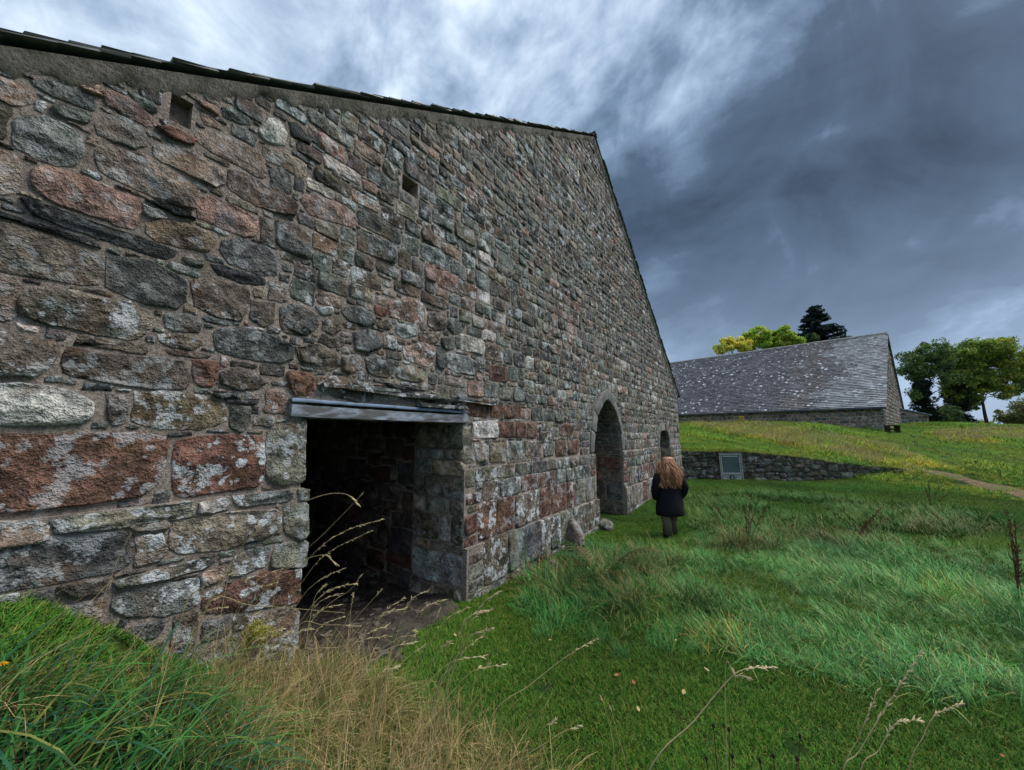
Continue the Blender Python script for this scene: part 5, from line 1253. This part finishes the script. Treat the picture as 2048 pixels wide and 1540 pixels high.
# ------------------------------------------------------------------ single plants, stones, leaves
for nm, c in (('straw', (.44, .34, .17)), ('straw_head', (.50, .40, .22)), ('dock_rust', (.085, .028, .016)), ('dock_stem', (.10, .05, .03)), ('leaf_tan', (.42, .30, .14)), ('leaf_rust', (.30, .12, .05)),
              ('petal', (.75, .42, .02)), ('green_stem', (.05, .10, .03)), ('seedhead_dark', (.03, .018, .014)), ('moss', (.09, .10, .012))): mat_simple(nm, c, .8, .2, .25, 20)
def stalk(parent, pts_px, dep, r0=.0016, head=0.0, ground=True, drift=0.0, mat='straw'):
    """a stalk seen along the given pixels, standing at depth dep; head = share of its length carrying seed"""
    P = [at_depth(x, y, dep + drift * i / max(1, len(pts_px) - 1)) for i, (x, y) in enumerate(pts_px)]
    if ground:
        g = float(H(P[0][0], P[0][1]))
        if P[0][2] > g + .02:
            d = P[0] - P[1]; k = (P[0][2] - g + .02) / max(.05, -d[2]) if d[2] < 0 else 1
            P = [np.array([P[0][0] + d[0] * min(k, 1.2) * .6, P[0][1], g - .02])] + P
    # smooth
    Q = []
    for i in range(len(P) - 1):
        p0, p1, p2, p3 = P[max(i - 1, 0)], P[i], P[i + 1], P[min(i + 2, len(P) - 1)]
        for t in np.linspace(0, 1, 6, endpoint=False): Q.append(.5 * ((2 * p1) + (p2 - p0) * t + (2 * p0 - 5 * p1 + 4 * p2 - p3) * t * t + (3 * p1 - p0 - 3 * p2 + p3) * t ** 3))
    Q.append(P[-1]); o = np.array(parent.location); Q = [q - o for q in Q]; n = len(Q)
    st = MB().tube(Q, [r0 * (1.25 - .75 * i / n) for i in range(n)], 5).build('stalk', MATS[mat], parent, True)
    if head:
        hb = MB(); rnd = random.Random(int(pts_px[0][0] * 7 + pts_px[0][1])); k0 = int(n * (1 - head))
        for i in range(k0, n - 1):
            for j in range(3):
                p = Q[i] + (Q[i + 1] - Q[i]) * rnd.random(); d = (Q[i + 1] - Q[i]); d = d / (np.linalg.norm(d) + 1e-9)
                e = d * rnd.uniform(.012, .026) + np.array([rnd.gauss(0, .006), rnd.gauss(0, .006), rnd.gauss(-.002, .005)])
                hb.tube([p, p + e * .5, p + e], [.0008, r0 * 1.5, .0004], 4, False)
        hb.build('seed_head', MATS['straw_head'], st)
def stalk_clump(label, base_px, dep, lst, group='tall dry grass stalks in the foreground'):
    b = at_depth(base_px[0], base_px[1], dep); o = empty('grass_stalks', (b[0], b[1], float(H(b[0], b[1])))); tag(o, label, 'grass stalks', group)
    for pts, d, r0, hd in lst: stalk(o, pts, d, r0, hd)
S = 1.0
stalk_clump('dry grass stalks arching in front of the dark doorway', (520, 1290), 2.45, [
    ([(380, 1290), (470, 1110), (560, 1030), (640, 992), (690, 988), (715, 1006)], 2.45, .0022, .16), ([(470, 1260), (570, 1140), (650, 1065), (725, 988)], 2.5, .0017, .08),
    ([(505, 1290), (570, 1175), (640, 1095), (700, 1058), (762, 1040)], 2.6, .0018, .42), ([(520, 1295), (590, 1185), (650, 1110), (742, 1062)], 2.62, .0017, .35), ([(545, 1300), (600, 1200), (640, 1160), (685, 1138)], 2.6, .0016, .3),
    ([(560, 1310), (650, 1215), (700, 1180), (722, 1150)], 2.6, .0016, .2), ([(600, 1310), (690, 1290), (700, 1230), (706, 1190)], 2.6, .0016, .2),
    ([(430, 1290), (560, 1150), (640, 1110), (672, 1128)], 2.5, .0016, .25), ([(640, 1330), (690, 1262), (740, 1205), (762, 1180)], 2.6, .0018, .18)])
_r = random.Random(91)
def many(n, x0, x1, y0, y1, dep):
    L_ = []
    for _ in range(n):
        x, y = _r.uniform(x0, x1), _r.uniform(y0, y1); dx, dy = _r.uniform(30, 170), -_r.uniform(110, 250); b = _r.uniform(.15, .5)
        L_.append(([(x, y), (x + dx * .3, y + dy * .45), (x + dx * .62, y + dy * .82), (x + dx, y + dy * (1 - b * .2))], dep + _r.uniform(-.2, .15), _r.uniform(.0011, .0017), _r.uniform(.15, .4)))
    return L_
stalk_clump('loose spray of thin dry grass stalks rising from the straw left of the doorway', (470, 1330), 2.2, many(22, 300, 620, 1320, 1400, 2.2))
stalk_clump('thin seeding grass stalks leaning right out of the straw below the doorway', (760, 1440), 2.0, many(16, 600, 900, 1400, 1480, 2.0))
stalk_clump('two thin dry grass stalks leaning over the mossy green mound at left', (170, 1360), 1.75, [([(140, 1370), (185, 1255), (235, 1120), (262, 1068)], 1.75, .0014, .12), ([(20, 1345), (90, 1280), (135, 1215)], 1.7, .0012, .1)])
stalk_clump('loose straw stalks lying crosswise over the doorstep grass', (560, 1210), 2.4, [([(415, 1203), (500, 1210), (600, 1218), (690, 1226)], 2.4, .0018, 0), ([(590, 1262), (650, 1250), (720, 1252)], 2.45, .0016, .2)])
stalk_clump('upright dry grass stalks in the middle of the lawn edge', (880, 1420), 2.3, [([(800, 1430), (830, 1340), (860, 1260), (878, 1224)], 2.3, .0016, .15), ([(850, 1430), (885, 1365), (930, 1300), (965, 1273)], 2.3, .0017, .35),
    ([(985, 1430), (1060, 1370), (1130, 1315), (1192, 1279)], 2.3, .0022, .22), ([(760, 1400), (800, 1330), (850, 1290)], 2.3, .0016, .25), ([(900, 1470), (925, 1400), (965, 1345), (975, 1330)], 2.1, .0015, .1), ([(780, 1320), (815, 1268), (830, 1262)], 2.5, .0016, .4), ([(730, 1340), (790, 1280), (832, 1270)], 2.5, .0016, .3)])
stalk_clump('single long dry grass stalk with nodding tip right of centre', (1300, 1560), 1.55, [([(1285, 1575), (1390, 1440), (1455, 1362), (1490, 1338), (1545, 1334)], 1.55, .0024, .25), ([(1450, 1372), (1470, 1352), (1495, 1356)], 1.55, .0012, .5)])
stalk_clump('four pale seeding grass stalks at the bottom right', (1720, 1560), 1.6, [([(1682, 1575), (1720, 1500), (1790, 1385), (1842, 1303)], 1.6, .0021, .4), ([(1684, 1575), (1720, 1470), (1757, 1378)], 1.62, .0017, .3), ([(1716, 1575), (1758, 1500), (1790, 1448), (1838, 1440)], 1.58, .0018, .42), ([(1815, 1575), (1848, 1470), (1872, 1430), (1922, 1406)], 1.6, .0017, .35)])
stalk_clump('fine dry grass stems rising from the bottom edge left of centre', (1160, 1560), 1.7, [([(1230, 1575), (1225, 1480), (1205, 1400)], 1.7, .0013, 0.1), ([(1255, 1560), (1235, 1470), (1222, 1418)], 1.7, .0013, .1), ([(1010, 1570), (1100, 1480), (1160, 1450)], 1.7, .0013, .2), ([(1100, 1560), (1080, 1470), (1110, 1440)], 1.7, .0013, .2)])

def dock(label, base, tips, seed):
    rnd = random.Random(seed); g = ground_px(*base); dep = g[1]; o = empty('dock_plant', tuple(g)); tag(o, label, 'plant', 'rusty dried dock plants')
    mb = MB(); cl = MB()
    for k, (tx, ty) in enumerate(tips):
        t = at_depth(tx, ty, dep + rnd.uniform(-.1, .1)) - g; p0 = np.array([rnd.uniform(-.02, .02), rnd.uniform(-.02, .02), -.03]); m = t * .5 + np.array([rnd.uniform(-.03, .03), 0, .02])
        mb.tube([p0, m, t], [.007, .005, .002], 5)
        for j in range(11):
            f = rnd.uniform(.35, .98); p = (m * 2 * f if f < .5 else m + (t - m) * (f - .5) * 2); ln = rnd.uniform(.04, .16) * (1.15 - f); d = np.array([rnd.gauss(0, .6), rnd.gauss(0, .4), rnd.uniform(.5, 1.2)]); d /= np.linalg.norm(d); e = p + d * ln
            mb.tube([p, e], [.0028, .0012], 4, False)
            for q in range(9):
                c = p + (e - p) * rnd.uniform(.1, 1) + np.array([rnd.gauss(0, .006)] * 3); s = rnd.uniform(.004, .009); cl.tube([c - [0, 0, s], c, c + [0, 0, s]], [.001, s * .8, .001], 4, False)
        for q in range(40):
            f = rnd.uniform(.5, 1); c = m + (t - m) * (f - .5) * 2 + np.array([rnd.gauss(0, .008), rnd.gauss(0, .008), 0]); s = rnd.uniform(.004, .009); cl.tube([c - [0, 0, s], c, c + [0, 0, s]], [.001, s * .8, .001], 4, False)
    mb.build('stem', MATS['dock_stem'], o); cl.build('seed_cluster', MATS['dock_rust'], o)
dock('leaning rust-brown dock plant nearest the walking person', (1452, 1064), [(1413, 1002), (1432, 1012)], 1)
dock('bushy rust-brown dock plant with forked top, left of the mid grass', (1494, 1092), [(1505, 978), (1520, 990), (1540, 1000), (1488, 1005)], 2)
dock('rust-brown dock plant slanting right in the middle of the long grass', (1702, 1094), [(1765, 1012), (1750, 1030), (1775, 1036), (1738, 1040)], 3)
dock('pale dried dock plant farthest back, before the worn path', (1864, 1018), [(1858, 962), (1880, 972), (1898, 985), (1850, 975)], 4)
dock('tall dark red dock spike at the right edge of the picture', (2046, 1222), [(2012, 1018), (2030, 1040), (2036, 1090), (2018, 1052)], 5)
dock('short rust-brown dock sprig low in the grass between two taller ones', (1572, 1066), [(1556, 1052), (1590, 1048)], 6)

def rock(label, px, size, seed, col, h=1.0):
    rnd = random.Random(seed); g = ground_px(*px); bm = bmesh.new(); bmesh.ops.create_icosphere(bm, subdivisions=3, radius=1.0)
    pl = [(Vector((rnd.gauss(0, 1), rnd.gauss(0, 1), rnd.gauss(0, 1))).normalized(), rnd.uniform(.55, .85)) for _ in range(9)]
    for v in bm.verts:
        d = v.co.normalized(); k = min([1.0] + [c / max(.2, d.dot(n)) for n, c in pl if d.dot(n) > 0]); p = d * k * (1 + .1 * noise.noise(d * 2.5 + Vector((seed, 0, 0))))
        v.co = Vector((p.x * size[0], p.y * size[1], (p.z + .55 * h) * size[2]))
    me = bpy.data.meshes.new('rock'); bm.to_mesh(me); bm.free(); me.polygons.foreach_set('use_smooth', [True] * len(me.polygons)); me.materials.append(MATS['stone'])
    at = me.attributes.new('scol', 'FLOAT_COLOR', 'POINT'); at.data.foreach_set('color', jcol(col, rnd, .1, .4) * len(me.vertices))
    o = add('rock', me, None, tuple(g)); o.rotation_euler = (0, 0, rnd.uniform(0, 6)); tag(o, label, 'rock', 'loose stones at the foot of the gable')
rock('tall upright grey stone beside the fern at the wall foot', (1152, 1126), (.22, .18, .46), 1, 'T', .9)
rock('small pale boulder in the grass left of the fern', (1106, 1140), (.11, .1, .1), 2, 'T')
rock('pale broken stone low in the grass right of the fern', (1246, 1130), (.10, .09, .07), 3, 'P')
rock('squared grey block fallen beside the central arch jamb', (1212, 1062), (.16, .16, .16), 4, 'M')
rock('mossy footing stone under the doorway left jamb', (560, 1318), (.24, .14, .10), 5, 'M')
def moss_pad():
    g = ground_px(470, 1312); rnd = random.Random(3)
    r = np.random.RandomState(3); p = wall_px(505, 1240); 
    x, y, z = w1(float(p[0]), -.09, float(p[1])); o = empty('moss_cushion', (x, y, z - .06)); tag(o, 'bright yellow-green moss cushion at the foot of the wall', 'moss')
    V, q, C = leaf_cloud([(rnd.gauss(0, .06), rnd.gauss(0, .03), rnd.gauss(0, .03), .05) for _ in range(40)], 40, 1.0, .008, [(.14, .14, .012), (.10, .11, .012), (.17, .15, .02)], 4)
    add('tuft', fast_mesh('tuft', V, q, None, MATS['leaf'], False, C, 'gcol'), o)
moss_pad()
def fern():
    rnd = random.Random(12); g = ground_px(1205, 1165); o = empty('fern', tuple(g)); tag(o, 'green fern turning brown beside the stones at the wall foot', 'fern')
    for k in range(18):
        a = k / 18 * 6.28 + rnd.uniform(-.2, .2); ln = rnd.uniform(.6, 1.0); up = rnd.uniform(.75, 1.5); V = []; Fc = []; pts = []
        for i in range(15):
            t = i / 14; rr = ln * (t * .9); z = ln * up * (t - .62 * t * t); pts.append(Vector((math.cos(a) * rr, math.sin(a) * rr, z)))
        side = Vector((-math.sin(a), math.cos(a), 0))
        for i in range(2, 15):
            t = i / 14; pl = .13 * math.sin(min(1, t * 1.15) * 2.6) * ln / .6
            if pl < .01: pl = .01
            fw = (pts[i] - pts[i - 1]).normalized()
            for s in (-1, 1):
                d = (side * s + fw * .5).normalized(); b = len(V); w_ = .014; e = pts[i] + d * pl - Vector((0, 0, pl * .2)); mid = pts[i] + d * pl * .45
                V += [pts[i] - fw * w_ * .4, mid - fw * w_, e, mid + fw * w_, pts[i] + fw * w_ * .4]; Fc.append((b, b + 1, b + 2, b + 3, b + 4))
        dry = rnd.random() < .4; col = (.17, .12, .04, 1) if dry else (.045 * rnd.uniform(.8, 1.3), .10 * rnd.uniform(.8, 1.2), .022, 1)
        b = len(V); mb = MB().tube(pts, [.004 * (1.1 - i / 14) for i in range(15)], 4); V += [Vector(v) for v in mb.V]; Fc += [tuple(b + q for q in f) for f in mb.F]
        add('frond', mesh_from('frond', [tuple(v) for v in V], Fc, MATS['leaf'], False, [col] * len(V), 'gcol'), o)
fern()
def leaves():
    rnd = random.Random(44); V = [(-.5, 0, 0), (-.3, .24, .05), (.05, .32, .09), (.35, .17, .05), (.55, 0, .12), (.35, -.17, .06), (.05, -.32, .10), (-.3, -.24, .05), (0, 0, 0), (-.75, .02, .02)]
    Fc = [(0, 8, 1), (1, 8, 2), (2, 8, 3), (3, 8, 4), (4, 8, 5), (5, 8, 6), (6, 8, 7), (7, 8, 0), (0, 9, 8)]
    me = {m: mesh_from('fallen_leaf', V, Fc, MATS[m]) for m in ('leaf_tan', 'leaf_rust')}
    for (x, y) in ((910, 1280), (895, 1293), (1234, 1362), (1268, 1377), (1299, 1364), (1414, 1351), (1277, 1432), (1368, 1397), (2008, 1528), (1100, 1290), (1352, 1290), (1690, 1386), (960, 1345), (1195, 1240)):
        g = ground_px(x, y); o = add('fallen_leaf', me[rnd.choice(('leaf_tan', 'leaf_tan', 'leaf_rust'))], None, (g[0], g[1], g[2] + .045)); s = rnd.uniform(.028, .05); o.scale = (s, s, s); o.rotation_euler = (rnd.uniform(-.4, .4), rnd.uniform(-.4, .4), rnd.uniform(0, 6))
        tag(o, 'small fallen autumn leaf lying on the mown lawn', 'leaf', 'fallen leaves on the lawn')
leaves()
def flower():
    p = at_depth(5, 1329, 1.55); g = float(H(p[0], p[1])); o = empty('yellow_flower', (p[0], p[1], g)); tag(o, 'single yellow wildflower at the left edge of the foreground grass', 'flower')
    h = p[2] - g; MB().tube([(0, 0, -.02), (.006, 0, h * .5), (0, 0, h)], [.002, .0018, .0015], 5).build('stem', MATS['green_stem'], o)
    rnd = random.Random(2); V = []; Fc = []
    for ring, (n, ln, z) in enumerate(((15, .017, .0), (11, .012, .003), (7, .007, .006))):
        for k in range(n):
            a = k / n * 6.28 + rnd.uniform(-.1, .1); b = len(V); c, s = math.cos(a), math.sin(a); w_ = .0026
            V += [(0, 0, h + z), (c * ln * .6 - s * w_, s * ln * .6 + c * w_, h + z + .003), (c * ln, s * ln, h + z + .001), (c * ln * .6 + s * w_, s * ln * .6 - c * w_, h + z + .003)]; Fc.append((b, b + 1, b + 2, b + 3))
    add('petals', mesh_from('petals', V, Fc, MATS['petal']), o)
flower()
def knapweed(label, px, dep, heads, seed):
    b = at_depth(*px, dep); g = float(H(b[0], b[1])); o = empty('knapweed_plant', (b[0], b[1], g)); tag(o, label, 'plant', 'dark knapweed seed heads at the bottom edge')
    for (x, y) in heads:
        p = at_depth(x, y, dep) - np.array([b[0], b[1], g]); st = MB().tube([(0, 0, -.02), (p[0] * .4, 0, p[2] * .6), tuple(p)], [.0024, .002, .0014], 5).build('stem', MATS['dock_stem'], o)
        MB().tube([tuple(p + [0, 0, -.004]), tuple(p + [0, 0, .002]), tuple(p + [0, 0, .010]), tuple(p + [0, 0, .014])], [.002, .005, .0042, .001], 8).build('seed_head', MATS['seedhead_dark'], st)
knapweed('dark knapweed heads at the bottom edge right of centre', (1450, 1600), 1.5, [(1427, 1455), (1458, 1462), (1465, 1515), (1413, 1520)], 1)
knapweed('dark knapweed heads at the bottom edge, nearer the four pale stalks', (1560, 1600), 1.5, [(1600, 1475), (1547, 1515), (1594, 1520), (1520, 1525)], 2)
knapweed('dark brown knapweed heads in the bottom left corner grass', (60, 1600), 1.45, [(25, 1485), (78, 1500), (132, 1420), (45, 1478)], 3)

# ------------------------------------------------------------------ the walking person
def person():
    for nm, c in (('skin', (.45, .28, .2)), ('coat_navy', (.007, .007, .011)), ('trouser_olive', (.105, .092, .062)), ('boot', (.018, .016, .015))): mat_simple(nm, c, .85, .2, .25, 30, .3, .004)
    g = ground_px(1342, 1074); o = empty('person', (g[0], g[1], float(H(g[0], g[1])))); o.rotation_euler = (0, 0, R(4)); sc = 1.0
    top = at_depth(1338, 914, g[1])[2]; sc = (top - o.location[2]) / 1.63; o.scale = (sc, sc, sc)
    tag(o, 'person walking away in dark navy coat and olive trousers, long curly auburn hair', 'person')
    # body: one skinned figure, mid-stride, hands in the coat pockets
    J = {'pel': (0, 0, .86, .12), 'spine': (0, -.01, 1.05, .115), 'chest': (0, -.01, 1.22, .125), 'neck': (0, .0, 1.37, .05), 'head0': (0, .02, 1.44, .07), 'head': (0, .025, 1.50, .085), 'crown': (0, .02, 1.555, .04),
         'hl': (-.09, 0, .82, .085), 'kl': (-.10, -.04, .46, .055), 'al': (-.11, -.10, .09, .036), 'tl': (-.11, .03, .04, .03), 'hr': (.09, 0, .82, .085), 'kr': (.09, .10, .47, .055), 'ar': (.085, .12, .10, .036), 'tr': (.09, .25, .05, .03),
         'sl': (-.17, -.01, 1.28, .06), 'el': (-.28, -.06, 1.02, .042), 'wl': (-.23, .06, .80, .03), 'nl': (-.20, .11, .76, .032), 'sr': (.17, -.01, 1.28, .06), 'er': (.29, -.06, 1.02, .042), 'wr': (.24, .06, .80, .03), 'nr': (.21, .11, .76, .032)}
    ks = list(J); Eg = [('pel', 'spine'), ('spine', 'chest'), ('chest', 'neck'), ('neck', 'head0'), ('head0', 'head'), ('head', 'crown'), ('pel', 'hl'), ('hl', 'kl'), ('kl', 'al'), ('al', 'tl'), ('pel', 'hr'), ('hr', 'kr'), ('kr', 'ar'), ('ar', 'tr'),
                        ('chest', 'sl'), ('sl', 'el'), ('el', 'wl'), ('wl', 'nl'), ('chest', 'sr'), ('sr', 'er'), ('er', 'wr'), ('wr', 'nr')]
    me = bpy.data.meshes.new('body'); me.from_pydata([J[k][:3] for k in ks], [(ks.index(a), ks.index(b)) for a, b in Eg], []); me.materials.append(MATS['skin']); bo = add('body', me, o)
    md = bo.modifiers.new('skin', 'SKIN'); 
    for i, k in enumerate(ks): me.skin_vertices[0].data[i].radius = (J[k][3],) * 2
    me.skin_vertices[0].data[0].use_root = True; bo.modifiers.new('sub', 'SUBSURF').levels = 1; bo.modifiers['sub'].render_levels = 2
    def loft(name, rings, mat, n=26, wob=0.0, seed=1, parent=o, capb=False):
        V = []; Fc = []
        for (cx, cy, z, a, b) in rings:
            for k in range(n):
                th = 2 * math.pi * k / n; w_ = 1 + wob * noise.noise(Vector((math.cos(th) * 2.2 + seed, math.sin(th) * 2.2, z * 3)))
                V.append((cx + a * w_ * math.cos(th), cy + b * w_ * math.sin(th), z))
        for j in range(len(rings) - 1):
            for k in range(n): Fc.append((j * n + k, j * n + (k + 1) % n, (j + 1) * n + (k + 1) % n, (j + 1) * n + k))
        Fc.append(tuple(range(n))[::-1]); Fc.append(tuple((len(rings) - 1) * n + k for k in range(n)))
        return add(name, mesh_from(name, V, Fc, MATS[mat], True), parent)
    coat = loft('coat', [(.02, .0, .44, .285, .19), (.02, 0, .46, .30, .20), (.015, 0, .58, .288, .19), (.01, 0, .72, .268, .178), (0, 0, .88, .25, .165), (0, -.01, 1.02, .24, .155), (0, -.01, 1.15, .235, .15), (0, -.01, 1.25, .215, .13), (0, -.005, 1.31, .16, .10), (0, 0, 1.36, .085, .075), (0, 0, 1.39, .07, .065)], 'coat_navy', 30, .10, 3)
    for s in (-1, 1):
        mb = MB().tube([(s * .15, -.01, 1.29), (s * .225, -.02, 1.24), (s * .29, -.05, 1.12), (s * .325, -.065, 1.0), (s * .315, -.03, .9), (s * .285, .03, .82), (s * .25, .07, .77)], [.06, .085, .082, .078, .072, .066, .055], 12); mb.build('sleeve', MATS['coat_navy'], coat, True)
    for s, kx, ky, ax, ay in ((-1, -.095, -.04, -.115, -.10), (1, .095, .10, .105, .12)):
        mb = MB().tube([(s * .09, 0, .88), (s * .11, 0, .74), (kx * 1.25, ky, .47), (kx, ky * .7 + ay * .3, .3), (ax, ay, .06)], [.13, .118, .10, .094, .096], 14); mb.build('trouser_leg', MATS['trouser_olive'], o, True)
        mb = MB().tube([(ax, ay - .06, .05), (ax, ay - .03, .055), (ax, ay + .06, .05), (ax, ay + .15, .035), (ax, ay + .19, .03)], [.03, .05, .05, .042, .02], 10); mb.build('boot', MATS['boot'], o, True)
    m, nt, b, N, L = new_mat('hair', .5, .35); at = N('ShaderNodeAttribute'); at.attribute_name = 'gcol'; L(at.outputs['Color'], b.inputs['Base Color'])
    rnd = random.Random(17); V = []; Fc = []; C = []
    def strand(pts, rad, col):
        mb = MB().tube(pts, rad, 4, False); bb = len(V); V.extend(mb.V); Fc.extend([tuple(bb + q for q in f) for f in mb.F])
        for i in range(len(pts)):
            f = i / (len(pts) - 1); k = 1.15 - .45 * f if f < .35 else 1.0 + .35 * (f - .35); C.extend([(col[0] * k, col[1] * k, col[2] * k, 1)] * 4)
    for i in range(620):
        a = rnd.uniform(math.pi * .92, math.pi * 2.08) if rnd.random() < .82 else rnd.uniform(0, 6.28)
        ph = rnd.uniform(0, 6.28); tw = rnd.uniform(12, 26); ln = rnd.uniform(.74, 1.08); sp = rnd.uniform(.5, 1.12); pts = []
        for j in range(16):
            t = j / 15
            if t < .25: q = t / .25; rr = .02 + .10 * math.sin(q * 1.5); z = 1.63 - .07 * q * q
            else: q = (t - .25) / .75; rr = .12 + (.15 * sp) * math.sin(min(1, q * 1.25) * 1.6) - .05 * max(0, q - .7); z = 1.56 - .53 * q * ln
            cr = .02 * min(1, t * 3); x = math.cos(a) * rr * (1.0) + cr * math.cos(tw * t + ph); y = .015 + math.sin(a) * rr * .82 + cr * math.sin(tw * t + ph)
            pts.append((x + .015, y, z))
        base = rnd.choice(((.30, .13, .06), (.42, .20, .10), (.19, .08, .04), (.55, .31, .18)))
        strand(pts, [.0045 + .003 * math.sin(3.14 * j / 15) for j in range(16)], base)
    hs = loft('hair', [(.015, .0, 1.10, .12, .09), (.015, -.03, 1.18, .185, .13), (.015, -.02, 1.28, .19, .14), (.015, 0, 1.38, .165, .14), (.015, .01, 1.47, .13, .125), (.015, .02, 1.56, .10, .10), (.015, .02, 1.61, .045, .045)], 'boot', 20, .1, 5)
    me = hs.data; me.materials.clear(); me.materials.append(m); at = me.attributes.new('gcol', 'FLOAT_COLOR', 'POINT'); at.data.foreach_set('color', [.10, .05, .028, 1] * len(me.vertices))
    add('hair_curls', mesh_from('hair_curls', V, Fc, m, True, C, 'gcol'), hs)
person()
